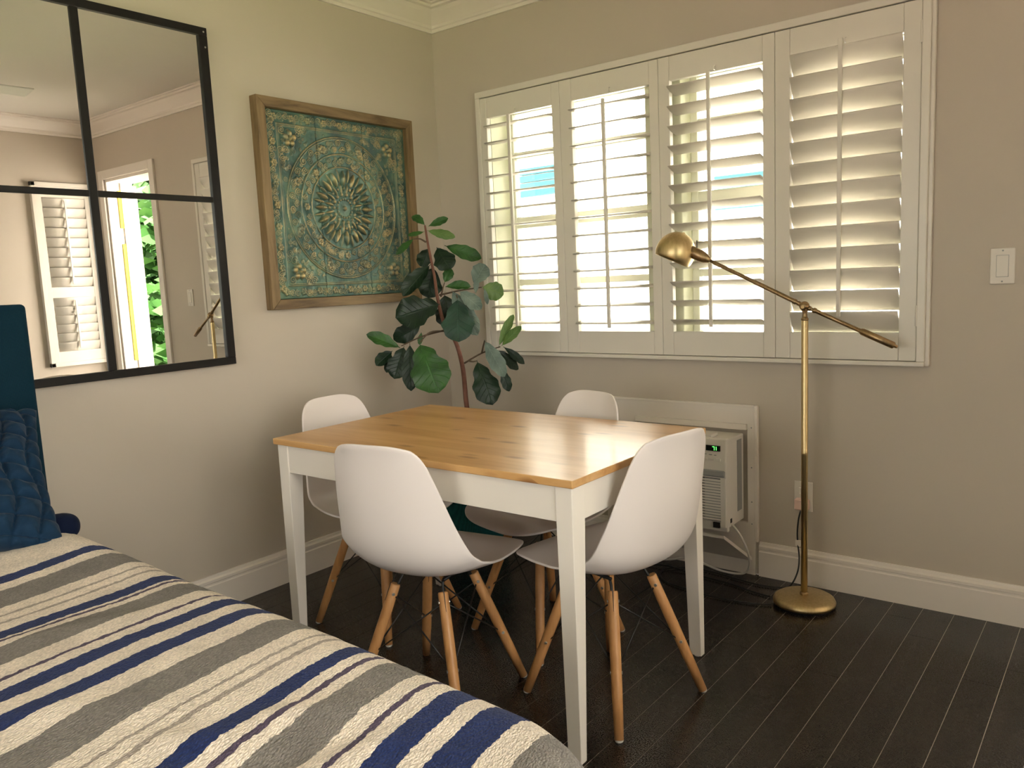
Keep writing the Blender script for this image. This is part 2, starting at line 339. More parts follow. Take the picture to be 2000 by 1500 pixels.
stobj('wall_front', bm, M['wall'])
stobj('ceiling', box(B(), -.15, RX + .15, RY - .15, .2, RZ, RZ + .15), M['ceiling'])
w2 = struct('fill_window_side')  # unseen window added to light the left wall and bed
for y0, y1, z0, z1 in ((VY0, VY1, VZ0, VZ0 + .05), (VY0, VY1, VZ1 - .05, VZ1), (VY0, VY0 + .05, VZ0 + .05, VZ1 - .05), (VY1 - .05, VY1, VZ0 + .05, VZ1 - .05), (-2.625, -2.575, VZ0 + .05, VZ1 - .05)):
    obj('window_frame', box(B(), RX + .04, RX + .10, y0, y1, z0, z1), M['trim'], w2)
for y0, y1 in ((VY0 + .05, -2.625), (-2.575, VY1 - .05)): obj('pane', box(B(), RX + .068, RX + .072, y0, y1, VZ0 + .05, VZ1 - .05), M['glass'], w2)

w4 = struct('fill_window_rear')  # unseen window added as fill light on the window wall
for x0, x1, z0, z1 in ((.85, 2.85, .85, .90), (.85, 2.85, 2.10, 2.15), (.85, .90, .90, 2.10), (2.80, 2.85, .90, 2.10), (1.825, 1.875, .90, 2.10)):
    obj('window_frame', box(B(), x0, x1, RY - .1, RY - .04, z0, z1), M['trim'], w4)
for x0, x1 in ((.90, 1.825), (1.875, 2.80)): obj('pane', box(B(), x0, x1, RY - .072, RY - .068, .90, 2.10), M['glass'], w4)
# roof overhang, added unseen to keep sun out, and ground outside
stobj('sun_block_roof', box(B(), -1.0, RX + 1, RY - 1.4, .75, RZ + .15, RZ + .27), M['stucco'])
stobj('ground', box(B(), -14, RX + .15, -5.35, 14, -.20, -.10), M['concrete'])
stobj('pink_bounce_ground', box(B(), -14, RX + .15, -20, -5.35, -.20, -.10), M['pink_bounce'])  # added reflector: pinkish bounce through the rear window
stobj('green_bounce_ground', box(B(), RX + .15, 20, -20, 14, -.20, -.10), M['green_bounce_ground'])  # added reflector: green bounce onto ceiling and left wall

# floor: filler slab with planks proud of it
fl = stobj('floor', box(B(), 0, RX, RY, 0, -.1, -.0012), M['roller'])
PW, GAP = .0975, .0020
k0 = -21; meshes = {}
row = 0; x = 2.03 - 21 * PW
r2 = random.Random(3); nplank = 0
while x < RX:
    y = RY - r2.random() * 1.6
    while y < 0:
        Ln = 1.5 + r2.random() * .9; y0, y1 = max(RY, y), min(0, y + Ln)
        x0, x1 = max(0, x), min(RX, x + PW)
        if y1 - y0 > .02 and x1 - x0 > .006:
            bm = box(B(), x0 + GAP / 2, x1 - GAP / 2, y0 + GAP / 2, y1 - .0006, -.012, 0)
            o = obj('plank', bm, M['plank'], fl); nplank += 1
        y += Ln
    x += PW

# baseboards
BBH = .139
bbp = [(0, 0), (.016, 0), (.016, .100), (.0125, .104), (.0125, .110), (.0155, .113), (.0155, .123), (.009, .129), (.007, .139), (0, .139)]
PY = lambda x0s: None
stobj('baseboard_left', extrude_profile(B(), bbp, 'y', -5.2, 0, lambda o, a, z: (o, a, z)), M['trim'])
stobj('baseboard_right', extrude_profile(B(), bbp, 'y', -5.2, 0, lambda o, a, z: (RX - o, a, z)), M['trim'])
bm = B()
for a0, a1 in ((0, .93), (1.628, DX0 - .07), (DX1 + .07, RX)):
    extrude_profile(bm, bbp, 'x', a0, a1, lambda o, a, z: (a, -o, z))
stobj('baseboard_back', bm, M['trim'])
stobj('baseboard_front', extrude_profile(B(), bbp, 'x', 0, RX, lambda o, a, z: (a, RY + o, z)), M['trim'])
# crown moulding
cp = [(0, -.112), (.010, -.112), (.012, -.098), (.018, -.094), (.020, -.082), (.034, -.066), (.056, -.040), (.066, -.024), (.080, -.020), (.082, -.010), (.094, -.008), (.094, 0), (0, 0)]
cp = [(o, z + RZ) for o, z in cp]
stobj('trim_1', extrude_profile(B(), cp, 'y', RY, 0, lambda o, a, z: (o, a, z)), M['trim'])
stobj('trim_2', extrude_profile(B(), cp, 'x', 0, RX, lambda o, a, z: (a, -o, z)), M['trim'])
stobj('trim_3', extrude_profile(B(), cp, 'y', RY, 0, lambda o, a, z: (RX - o, a, z)), M['trim'])
stobj('trim_4', extrude_profile(B(), cp, 'x', 0, RX, lambda o, a, z: (a, RY + o, z)), M['trim'])

# ---------------------------------------------------------------- the shuttered window
win = struct('window_1')
bm = B()   # lined reveal
box(bm, WX0 - .001, WX0 + .008, .002, .2, WZ0, WZ1); box(bm, WX1 - .008, WX1 + .001, .002, .2, WZ0, WZ1)
box(bm, WX0, WX1, .002, .2, WZ1 - .008, WZ1 + .001); box(bm, WX0, WX1, .002, .2, WZ0 - .001, WZ0 + .008)
obj('window_reveal', bm, M['reveal_bounce'], win)
obj('window_mullion', box(B(), 1.13, 1.292, .045, .2, WZ0 + .008, WZ1 - .008), M['reveal_bounce'], win, bevel=.004)
for side, (x0, x1, rails) in enumerate(((.343, 1.13, (1.805, 1.488, 1.201)), (1.292, 2.152, (1.818, 1.518, 1.211)))):
    f = obj('window_sash', box(box(B(), x0, x0 + .03, .13, .17, .938, 2.027), x1 - .03, x1, .13, .17, .938, 2.027), M['winframe'], win, bevel=.003)
    obj('sash_rail', box(B(), x0 + .03, x1 - .03, .13, .17, .938, .968), M['winframe'], win, bevel=.003)
    obj('sash_rail', box(B(), x0 + .03, x1 - .03, .13, .17, 1.995, 2.027), M['winframe'], win, bevel=.003)
    for k, z in enumerate(rails):
        h = .026 if k == 1 else .015
        obj('sash_rail', box(B(), x0 + .03, x1 - .03, .132, .168, z - h, z + h), M['winframe'], win, bevel=.003)
        if k == 1: obj('sash_latch', box(B(), (x0 + x1) / 2 - .03, (x0 + x1) / 2 + .03, .118, .131, z - .008, z + .006), M['winframe'], win, bevel=.002)
    zs = [.968] + sorted(rails) + [1.995]
    for a, b in zip(zs, zs[1:]):
        obj('pane', box(B(), x0 + .03, x1 - .03, .149, .152, a, b), M['glass'], win)
# shutter frame around the opening (architrave)
FX0, FX1, FZ0, FZ1 = .283, 2.2135, .869, 2.089
fw = .028
obj('frame_rail', box(B(), FX0, FX1, -.036, 0, FZ1 - fw, FZ1), M['shutter'], win, bevel=.003)
obj('frame_rail', box(B(), FX0, FX1, -.040, 0, FZ0 - .006, FZ0 + .010), M['shutter'], win, bevel=.003)
obj('frame_stile', box(B(), FX0, FX0 + .026, -.036, 0, FZ0 + .01, FZ1 - fw), M['shutter'], win, bevel=.003)
obj('frame_stile', box(B(), FX1 - .026, FX1, -.036, 0, FZ0 + .01, FZ1 - fw), M['shutter'], win, bevel=.003)
obj('frame_bead', box(B(), FX1 - .004, FX1 + .012, -.020, 0, FZ0 - .006, FZ1), M['shutter'], win, bevel=.003)

# louvre blade: elliptical section, shared per panel
def louvre_mesh(Lx, w=.089, t=.011, seg=14):
    bm = B(); e = []
    for x in (0, Lx):
        e.append([bm.verts.new((x, w / 2 * math.cos(a) , t / 2 * math.sin(a))) for a in [2 * PI * k / seg for k in range(seg)]])
    for k in range(seg): bm.faces.new((e[0][k], e[0][(k+1) % seg], e[1][(k+1) % seg], e[1][k]))
    bm.faces.new(e[0][::-1]); bm.faces.new(e[1])
    bmesh.ops.recalc_face_normals(bm, faces=bm.faces)
    me = bpy.data.meshes.new('louvre'); bm.to_mesh(me); bm.free(); me.materials.append(M['shutter'])
    me.polygons.foreach_set('use_smooth', [len(p.vertices) == 4 for p in me.polygons]); return me
def shutter(x0, x1, ox0, ox1, tilt, rodx, rodz, label, n=13, z0=.881, z1=2.058, oz0=.978, oz1=1.966):
    t = thing('plantation_shutter', label, 'shutter', ((x0 + x1) / 2, 0, z0), 0, 'shutter panels across the window')
    cx = (x0 + x1) / 2
    def P(name, *a, **k): return obj(name, box(B(), a[0] - cx, a[1] - cx, a[2], a[3], a[4] - z0, a[5] - z0), M['shutter'], t, bevel=.0025, **k)
    ya, yb = -.031, -.003
    P('stile', x0, ox0, ya, yb, z0, z1); P('stile', ox1, x1, ya, yb, z0, z1)
    P('top_rail', ox0, ox1, ya + .001, yb - .001, oz1, z1); P('bottom_rail', ox0, ox1, ya + .001, yb - .001, z0, oz0)
    me = louvre_mesh(ox1 - ox0 - .004); sp = (oz1 - oz0) / n
    tl = math.radians(tilt)
    for k in range(n):
        o = obj('louvre', me, None, t); o.location = (ox0 + .002 - cx, -.017, oz0 + sp * (k + .5) - z0); o.rotation_euler = (-tl, 0, 0)
    # tilt rod stands off the room-side edges, staples to each blade
    yr = -.017 - .0445 * math.cos(tl) - .008; dz = .0445 * math.sin(tl)
    bm = box(B(), rodx - .007 - cx, rodx + .007 - cx, yr - .007, yr + .005, rodz[0] - z0, rodz[1] - z0)
    obj('tilt_rod', bm, M['shutter'], t, bevel=.002)
    bm = B(); tube(bm, [(rodx + .012 - cx, ya, oz1 + .004 - z0), (rodx + .012 - cx, ya - .012, oz1 + .006 - z0), (rodx + .012 - cx, ya - .012, oz1 + .018 - z0), (rodx + .012 - cx, ya, oz1 + .022 - z0)], .0022, 6)
    obj('rod_staple', bm, M['shutter'], t)
    return t
s1 = shutter(.3095, .7575, .345, .715, -4, .505, (1.0, 1.955), 'leftmost white shutter panel, slats level, green leaves in front')
s2 = shutter(.7585, 1.2325, .818, 1.192, -5, 1.000, (.995, 1.940), 'white shutter panel with level slats, second from the left, lit brightly behind')
s3 = shutter(1.2335, 1.7020, 1.281, 1.657, 17, 1.462, (1.0, 1.965), 'white shutter panel with half tilted slats behind the brass lamp shade')
s4 = shutter(1.7030, 2.1865, 1.757, 2.131, 58, 1.936, (1.035, 1.985), 'rightmost white shutter panel with slats tilted nearly shut')
for s, sx in ((s1, -.224), (s4, .2418)):
    for z in (.12, 1.04):
        obj('hinge', tube(B(), [(sx, -.034, z), (sx, -.034, z + .07)], .004, 8), M['shutter'], s)

# ---------------------------------------------------------------- door in the window wall (seen in the mirror)
dr = struct('door_1')
for x0, x1, z0, z1 in ((DX0 - .065, DX0, 0, DZ + .065), (DX1, DX1 + .065, 0, DZ + .065), (DX0, DX1, DZ, DZ + .065)):
    obj('door_casing', box(B(), x0, x1, -.018, 0, z0, z1), M['trim'], dr, bevel=.004)
for x0, x1, z0, z1 in ((DX0, DX0 + .02, 0, DZ), (DX1 - .02, DX1, 0, DZ), (DX0 + .02, DX1 - .02, DZ - .02, DZ)):
    obj('door_jamb', box(B(), x0, x1, 0, .2, z0, z1), M['trim'], dr, bevel=.002)
lf_ = obj('door_leaf', box(B(), 0, .66, -.02, .02, .01, DZ - .03), M['trim'], dr, bevel=.003, loc=(DX1 + .03, .235, 0)); lf_.rotation_euler = (0, 0, math.radians(10))
for z0, z1 in ((.15, .62), (.72, 1.62), (1.74, 2.02)):
    obj('weatherstrip', box(B(), DX1 - .030, DX1 - .0195, .075, .1, z0, z1), M['yellow'], dr)
obj('door_stop', box(B(), DX1 - .034, DX1 - .02, .1, .12, 0, DZ - .02), M['trim'], dr, bevel=.002)
obj('strike_plate', box(B(), DX1 - .0225, DX1 - .0195, .05, .075, 1.64, 1.72), M['steel'], dr)

# shuttered window on the right wall (seen in the mirror)
w3 = struct('window_3')
ya0, yb0 = -.475, -.04
for y0, y1, z0, z1 in ((ya0, ya0 + .03, .72, 2.075), (yb0 - .03, yb0, .72, 2.075), (ya0, yb0, 2.045, 2.075), (ya0, yb0, .72, .75)):
    obj('window_frame', box(B(), RX - .035, RX, y0, y1, z0, z1), M['shutter'], w3, bevel=.002)
for z0, z1 in ((.75, .83), (1.23, 1.31), (1.965, 2.045)): obj('rail', box(B(), RX - .03, RX - .004, ya0 + .03, yb0 - .03, z0, z1), M['shutter'], w3, bevel=.002)
for y0 in (ya0 + .03, yb0 - .065): obj('stile', box(B(), RX - .031, RX - .003, y0, y0 + .035, .75, 2.045), M['shutter'], w3, bevel=.002)
lm3 = louvre_mesh(yb0 - ya0 - .134, w=.075)
for z0, z1, n in ((.83, 1.23, 6), (1.31, 1.965, 9)):
    for k in range(n):
        o = obj('louvre', lm3, None, w3); o.location = (RX - .022, ya0 + .067, z0 + (z1 - z0) / n * (k + .5)); o.rotation_euler = (0, 0, 0)
        o.matrix_world = Matrix.Translation(o.location) @ Euler((0, 0, PI / 2)).to_matrix().to_4x4() @ Euler((math.radians(72), 0, 0)).to_matrix().to_4x4()
    obj('tilt_rod', box(B(), RX - .052, RX - .042, -.262, -.25, z0 + .02, z1 - .02), M['shutter'], w3)

# ---------------------------------------------------------------- outside
bd = thing('neighbouring_building', 'white stucco house wall glaring outside behind the shutter slats', 'building', (0, 3.6, -.1))
obj('wall', box(B(), -9, 9, 0, .3, 0, 5.0), M['stucco'], bd)
for x0, w_, z_ in ((-2.22, .50, 2.17), (-.15, .48, 1.87)):
    wd = obj('window', box(B(), x0, x0 + w_, -.04, 0, z_ - .08, z_ + .26), M['trim'], bd)
    for k in range(4): obj('slat', box(B(), x0 + .03, x0 + w_ - .03, -.07, -.04, z_ - .05 + k * .072, z_ + .012 + k * .072), M['teal_ext'], wd)
# hedge by the door
bm = B(); hr = random.Random(11)
for k in range(8000):
    c = Vector((4.2 + hr.random() * 5.5, 1.6 + hr.random() * 1.1, hr.random() ** .8 * 3.2 - .1))
    d = Vector((hr.uniform(-1, 1), hr.uniform(-1, 1), hr.uniform(-.6, 1))).normalized(); u, w = frame_axes(d); s = .10 + hr.random() * .09
    q = [bm.verts.new(c + u * s * a + w * s * .45 * b) for a, b in ((-1, 0), (0, -1), (1, 0), (0, 1))]; bm.faces.new(q)
hg = obj('hedge', bm, M['hedge']); tag(hg, 'leafy green hedge outside the door, seen in the mirror', 'hedge', kind='stuff')
stobj('trim_5', box(B(), 3.9, 10.5, 3.2, 3.3, -.1, 3.4), M['stucco'])

# ================================================================ MIRROR
MY0, MY1, MZ0, MZ1 = -2.207, -1.245, .944, 2.187
mr_ = thing('wall_mirror', 'black framed windowpane mirror hanging on the left wall', 'mirror', (0, (MY0 + MY1) / 2, MZ0))
cy = (MY0 + MY1) / 2
def mbox(name, y0, y1, z0, z1, m, x0=.003, x1=.030, **k): return obj(name, box(B(), x0, x1, y0 - cy, y1 - cy, z0 - MZ0, z1 - MZ0), m, mr_, **k)
fwm = .034
for y0, y1, z0, z1 in ((MY0, MY1, MZ0, MZ0 + fwm - .006), (MY0, MY1, MZ1 - fwm + .006, MZ1)): mbox('frame_rail', y0, y1, z0, z1, M['black'], bevel=.002)
for y0, y1 in ((MY0, MY0 + fwm), (MY1 - fwm, MY1)): mbox('frame_stile', y0, y1, MZ0 + .028, MZ1 - .028, M['black'], bevel=.002)
mbox('muntin', -1.732, -1.704, MZ0 + .028, MZ1 - .028, M['black'], bevel=.002, x1=.026)
mbox('muntin', MY0 + fwm, -1.732, 1.556, 1.577, M['black'], bevel=.002, x1=.0255); mbox('muntin', -1.704, MY1 - fwm, 1.556, 1.577, M['black'], bevel=.002, x1=.0255)
for y0, y1 in ((MY0 + .02, -1.718), (-1.718, MY1 - .02)):
    for z0, z1 in ((MZ0 + .02, 1.566), (1.566, MZ1 - .02)): mbox('mirror_pane', y0, y1, z0, z1, M['mirror'], x0=.012, x1=.0199)
for y, z in ((MY1 - .012, MZ1 - .07), (MY1 - .014, MZ1 - .016)):
    obj('screw', lathe(B(), [(0, .0), (.0035, 0), (.003, .0015), (0, .002)], axis_m((.030, y - cy, z - MZ0), (1, 0, 0)), 8), M['steel'], mr_)

# ================================================================ EMBOSSED METAL PICTURE
PY0, PY1, PZ0, PZ1 = -1.067, -.216, 1.140, 1.978
pc = thing('wall_art', 'square teal and gold embossed metal medallion picture in a rustic wood frame', 'picture', (0, (PY0 + PY1) / 2, PZ0))
pcy = (PY0 + PY1) / 2; fw2 = .040
def pbox(name, x0, x1, y0, y1, z0, z1, m, **k): return obj(name, box(B(), x0, x1, y0 - pcy, y1 - pcy, z0 - PZ0, z1 - PZ0), m, pc, **k)
def mitre(name, a0, a1, horiz, m):
    bm = B(); vs_ = []
    for x in (.0, .044):
        # a0/a1: outer ends; inner edge shortened by fw2
        if horiz is not None:
            zo, zi = horiz; pts = [(a0, zo), (a1, zo), (a1 - fw2, zi), (a0 + fw2, zi)]
            vs_.append([bm.verts.new((x, y - pcy, z - PZ0)) for y, z in pts])
    f0, f1 = vs_
    bm.faces.new(f0); bm.faces.new(f1[::-1])
    for k in range(4): bm.faces.new((f0[k], f0[(k+1) % 4], f1[(k+1) % 4], f1[k]))
    return obj(name, bm, m, pc, bevel=.002)
def mitre_v(name, yo, yi, m):
    bm = B(); vs_ = []
    for x in (.0, .044):
        s = 1
        pts = [(yo, PZ0), (yo, PZ1), (yi, PZ1 - fw2), (yi, PZ0 + fw2)]
        vs_.append([bm.verts.new((x, y - pcy, z - PZ0)) for y, z in pts])
    f0, f1 = vs_; bm.faces.new(f0); bm.faces.new(f1[::-1])
    for k in range(4): bm.faces.new((f0[k], f0[(k+1) % 4], f1[(k+1) % 4], f1[k]))
    return obj(name, bm, m, pc, bevel=.002)
mitre('frame_rail', PY0, PY1, (PZ1, PZ1 - fw2), M['frame_h']); mitre('frame_rail', PY0, PY1, (PZ0, PZ0 + fw2), M['frame_h'])
mitre_v('frame_stile', PY0, PY0 + fw2, M['frame_v']); mitre_v('frame_stile', PY1, PY1 - fw2, M['frame_v'])
pbox('backing_board', .004, .012, PY0 + .03, PY1 - .03, PZ0 + .03, PZ1 - .03, M['dark'])
# relief height over the square, built in numpy
IY, IZ = (PY1 - PY0) / 2 - fw2, (PZ1 - PZ0) / 2 - fw2
NS, NT = 3 * 125, 380
sg = np.linspace(-IY, IY, NS); tg = np.linspace(-IZ, IZ, NT)
Sx, Tz = np.meshgrid(sg, tg, indexing='ij'); Hh = np.zeros_like(Sx); G = np.zeros_like(Sx)
def add(h, g=None, mode='max'):
    global Hh, G
    Hh = np.maximum(Hh, h) if mode == 'max' else Hh + h
    if g is not None: G = np.maximum(G, g)
def ring(cx, cz, r, w, h, g=.5):
    a = np.clip(1 - np.abs(np.hypot(Sx - cx, Tz - cz) - r) / w, 0, 1); a = a * a * (3 - 2 * a); add(h * a, g * (a > .35) * 1.0)
def dome(cx, cz, r, h, g=.6):
    d = np.hypot(Sx - cx, Tz - cz) / r; a = np.sqrt(np.clip(1 - d * d, 0, 1)); add(h * a, g * np.clip(a * 1.6 - .6, 0, 1))
def petal(ang, r0, r1, w, h, g=.8):
    c, s = math.cos(ang), math.sin(ang); u = Sx * c + Tz * s; v = -Sx * s + Tz * c
    t = (u - r0) / (r1 - r0); ok = (t > 0) & (t < 1); tt = np.clip(t, 0, 1)
    ww = w * np.sin(PI * tt ** .75) ** .8 + 1e-6
    a = np.clip(1 - (np.abs(v) / ww) ** 1.5, 0, 1) * ok; add(h * a * (.5 + .5 * np.sin(PI * tt)), g * np.clip(a * 1.5 - .5, 0, 1))
def flower(cx, cz, r, n, h, rot=0., g=.7):
    for k in range(n):
        a = rot + 2 * PI * k / n; dome(cx + .62 * r * math.cos(a), cz + .62 * r * math.sin(a), .42 * r, h, g)
    dome(cx, cz, .24 * r, h * 1.5, 1.0)
def scroll(cx, cz, r, rot, sgn, h=.0042, w=.0030, g=.65):
    dx, dz = Sx - cx, Tz - cz; d = np.hypot(dx, dz); m = d < r * 1.15
    if not m.any(): return
    a = (np.arctan2(dz, dx) * sgn + rot) % (2 * PI)
    hh = np.zeros_like(d)
    for k in range(2):
        rr = r * (1 - (a + 2 * PI * k) / (4.2 * PI)); q = np.clip(1 - np.abs(d - rr) / w, 0, 1); hh = np.maximum(hh, q)
    hh *= m; add(h * hh, g * (hh > .5))
for r, w in ((.300, .0045), (.292, .002), (.229, .005), (.176, .0045)): ring(0, 0, r, w, .005, .55)
# square border lines
for e, w in ((.325, .004), (.318, .002)):
    q = np.maximum(np.abs(Sx), np.abs(Tz)); a = np.clip(1 - np.abs(q - e) / w, 0, 1); add(.004 * a, .4 * (a > .4))
for k in range(16): petal(2 * PI * k / 16, .098, .160, .0155, .017, .95)
for k in range(16): petal(2 * PI * (k + .5) / 16, .112, .170, .0085, .011, .7)
for k in range(16): petal(2 * PI * (k + .5) / 16, .062, .108, .0085, .010, .8)
for k in range(16): dome(.086 * math.cos(2*PI*k/16), .086 * math.sin(2*PI*k/16), .0075, .008, .7)
for k in range(14): dome(.060 * math.cos(2*PI*k/14), .060 * math.sin(2*PI*k/14), .0085, .009, .8)
for k in range(18): dome(.040 * math.cos(2*PI*k/18), .040 * math.sin(2*PI*k/18), .0052, .006, .9)
dome(0, 0, .010, .012, 1.0)
pr_ = random.Random(5)
for k in range(8):
    a = 2 * PI * k / 8
    flower(.2025 * math.cos(a), .2025 * math.sin(a), .0165, 6, .006, a)
for k in range(48):
    a = 2 * PI * (k + .5) / 48
    if k % 6 in (5, 0): continue
    scroll(.2025 * math.cos(a) * (1 + .04 * (-1) ** k), .2025 * math.sin(a) * (1 + .04 * (-1) ** k), .0135, pr_.random() * 6, (-1) ** k)
for k in range(8):
    a = 2 * PI * (k + .5) / 8
    flower(.262 * math.cos(a), .262 * math.sin(a), .020, 6, .006, a)
for k in range(64):
    a = 2 * PI * (k + .5) / 64
    rr = .262 + .013 * (-1) ** k
    scroll(rr * math.cos(a), rr * math.sin(a), .0155, pr_.random() * 6, (-1) ** k)
for sx_ in (-1, 1):
    for sz_ in (-1, 1):
        flower(sx_ * .268, sz_ * .268, .034, 5, .015, .3, .95)
        for dx_, dz_ in ((-.045, .02), (.02, -.045), (-.05, .045), (.045, -.05), (-.075, .038), (.038, -.075), (.034, .034)):
            scroll(sx_ * (.268 + dx_), sz_ * (.268 + dz_), .017, pr_.random() * 6, sx_ * sz_)
for k in range(-4, 5):
    for q_, ax_ in ((-1, 0), (1, 0), (-1, 1), (1, 1)):
        cx_, cz_ = (k * .084, q_ * .350) if ax_ else (q_ * .350, k * .084)
        if abs(cx_) < IY - .01 and abs(cz_) < IZ - .01: flower(cx_, cz_, .0165, 6, .007, k, .75)
        for o_ in (.028, .056):
            c2x, c2z = (cx_ + o_, cz_ + .006 * q_) if ax_ else (cx_ + .006 * q_, cz_ + o_)
            if abs(c2x) < IY - .012 and abs(c2z) < IZ - .012: scroll(c2x, c2z, .0150, pr_.random() * 6, q_ * (1 if o_ < .04 else -1))
# smaller curls and beads filling the bands and corners
qr = random.Random(21)
for k in range(1500):
    x_, z_ = qr.uniform(-IY + .02, IY - .02), qr.uniform(-IZ + .02, IZ - .02); r_ = math.hypot(x_, z_)
    if r_ < .185 or abs(r_ - .229) < .014 or abs(r_ - .296) < .016 or abs(max(abs(x_), abs(z_)) - .32) < .016: continue
    if k % 3: scroll(x_, z_, .006 + qr.random() * .005, qr.random() * 6, (-1) ** k, .0026, .0022, .5)
    else: dome(x_, z_, .0028, .0035, .7)
nz = np.zeros_like(Sx)
for f, am in ((38, .0006), (83, .0004), (170, .0003)):
    ph = [pr_.random() * 6 for _ in range(4)]
    nz += am * np.sin(Sx * f * 1.3 + ph[0] + 2 * np.sin(Tz * f * .7 + ph[1])) * np.sin(Tz * f + ph[2] + 2 * np.sin(Sx * f * .6 + ph[3]))
Hh = Hh + nz
wear = np.clip(G + nz * 120, 0, 1)
def art_mat():
    m = bpy.data.materials.new('patinated_metal'); m.use_nodes = True; nt = m.node_tree; N = nt.nodes; L = nt.links; p = N['Principled BSDF']
    at = N.new('ShaderNodeAttribute'); at.attribute_name = 'wear'
    tc = N.new('ShaderNodeTexCoord'); n = N.new('ShaderNodeTexNoise'); n.inputs['Scale'].default_value = 9; n.inputs['Detail'].default_value = 6; L.new(tc.outputs['Object'], n.inputs['Vector'])
    r = ramp(N, [(.3, (.026, .060, .056)), (.5, (.062, .130, .108)), (.7, (.125, .21, .14))]); L.new(n.outputs['Fac'], r.inputs[0])
    n2 = N.new('ShaderNodeTexNoise'); n2.inputs['Scale'].default_value = 26; n2.inputs['Detail'].default_value = 4; L.new(tc.outputs['Object'], n2.inputs['Vector'])
    r2_ = ramp(N, [(.32, (.25, .25, .25)), (.62, (1, 1, 1))]); L.new(n2.outputs['Fac'], r2_.inputs[0])
    mu = N.new('ShaderNodeMath'); mu.operation = 'MULTIPLY'; L.new(at.outputs['Fac'], mu.inputs[0]); L.new(r2_.outputs[0], mu.inputs[1])
    mx = N.new('ShaderNodeMix'); mx.data_type = 'RGBA'; L.new(mu.outputs[0], mx.inputs[0]); L.new(r.outputs[0], mx.inputs[6]); mx.inputs[7].default_value = (.62, .46, .22, 1); L.new(mx.outputs[2], p.inputs['Base Color'])
    mm = N.new('ShaderNodeMath'); mm.operation = 'MULTIPLY_ADD'; mm.inputs[1].default_value = .6; mm.inputs[2].default_value = .25; L.new(mu.outputs[0], mm.inputs[0]); L.new(mm.outputs[0], p.inputs['Metallic'])
    p.inputs['Roughness'].default_value = .36
    return m
M['art'] = art_mat()
for kp in range(3):
    i0, i1 = kp * 125, (kp + 1) * 125
    ss = sg[i0:i1].copy(); ns = len(ss)
    S2 = np.repeat(ss, NT); T2 = np.tile(tg, ns); H2 = Hh[i0:i1].reshape(-1).copy()
    edge = np.zeros((ns, NT), bool); edge[0] = edge[-1] = True; edge[:, 0] = edge[:, -1] = True
    xx = .020 + H2; xx[edge.reshape(-1)] = .0135
    co = np.stack([xx, S2, T2 + IZ + fw2], 1)
    idx = np.arange(ns * NT).reshape(ns, NT)
    f = np.stack([idx[:-1, :-1], idx[1:, :-1], idx[1:, 1:], idx[:-1, 1:]], -1).reshape(-1, 4)
    me = bpy.data.meshes.new('embossed_panel')
    me.vertices.add(len(co)); me.vertices.foreach_set('co', co.reshape(-1)); me.loops.add(len(f) * 4); me.loops.foreach_set('vertex_index', f.reshape(-1))
    me.polygons.add(len(f)); me.polygons.foreach_set('loop_start', np.arange(0, len(f) * 4, 4)); me.polygons.foreach_set('loop_total', np.full(len(f), 4)); me.update(); me.validate()
    me.polygons.foreach_set('use_smooth', np.ones(len(f), bool))
    at = me.attributes.new('wear', 'FLOAT', 'POINT'); at.data.foreach_set('value', wear[i0:i1].reshape(-1).astype(np.float32))
    obj('embossed_panel', me, M['art'], pc)

# ================================================================ TABLE
TX0, TX1, TY0, TY1, TH = .5646, 1.7446, -1.4813, -.7413, .74
tb = thing('dining_table', 'pine topped dining table with white tapered legs between four white chairs', 'table', ((TX0 + TX1) / 2, (TY0 + TY1) / 2, 0))
tcx, tcy = (TX0 + TX1) / 2, (TY0 + TY1) / 2; hx, hy = .59, .37
obj('tabletop', box(B(), -hx, hx, -hy, hy, TH - .020, TH), M['tabletop'], tb, bevel=.0025)
ins = .010
for sx_ in (-1, 1):
    for sy_ in (-1, 1):
        xo, yo = sx_ * (hx - ins), sy_ * (hy - ins)
        bm = B(); rings = []
        for z, wx, wy in ((.004, .040, .026), (.62, .049, .055), (TH - .021, .050, .058)):
            rings.append([bm.verts.new(p) for p in ((xo, yo, z), (xo - sx_ * wx, yo, z), (xo - sx_ * wx, yo - sy_ * wy, z), (xo, yo - sy_ * wy, z))])
        for a, b in zip(rings, rings[1:]):
            for k in range(4): bm.faces.new((a[k], a[(k+1) % 4], b[(k+1) % 4], b[k]))
        bm.faces.new(rings[0]); bm.faces.new(rings[-1])
        lg = obj('leg', bm, M['table_white'], tb, bevel=.002)
        obj('foot_pad', lathe(B(), [(0, 0), (.011, 0), (.011, .004), (0, .004)], Matrix.Translation((xo - sx_ * .018, yo - sy_ * .013, 0)), 12), M['foot'], lg)
for sy_ in (-1, 1):
    y = sy_ * (hy - ins - .004); obj('apron', box(B(), -hx + ins + .05, hx - ins - .05, min(y, y - sy_ * .02), max(y, y - sy_ * .02), TH - .112, TH - .021), M['table_white'], tb, bevel=.0015)
for sx_ in (-1, 1):
    x = sx_ * (hx - ins - .004); obj('apron', box(B(), min(x, x - sx_ * .02), max(x, x - sx_ * .02), -hy + ins + .058, hy - ins - .058, TH - .112, TH - .021), M['table_white'], tb, bevel=.0015)

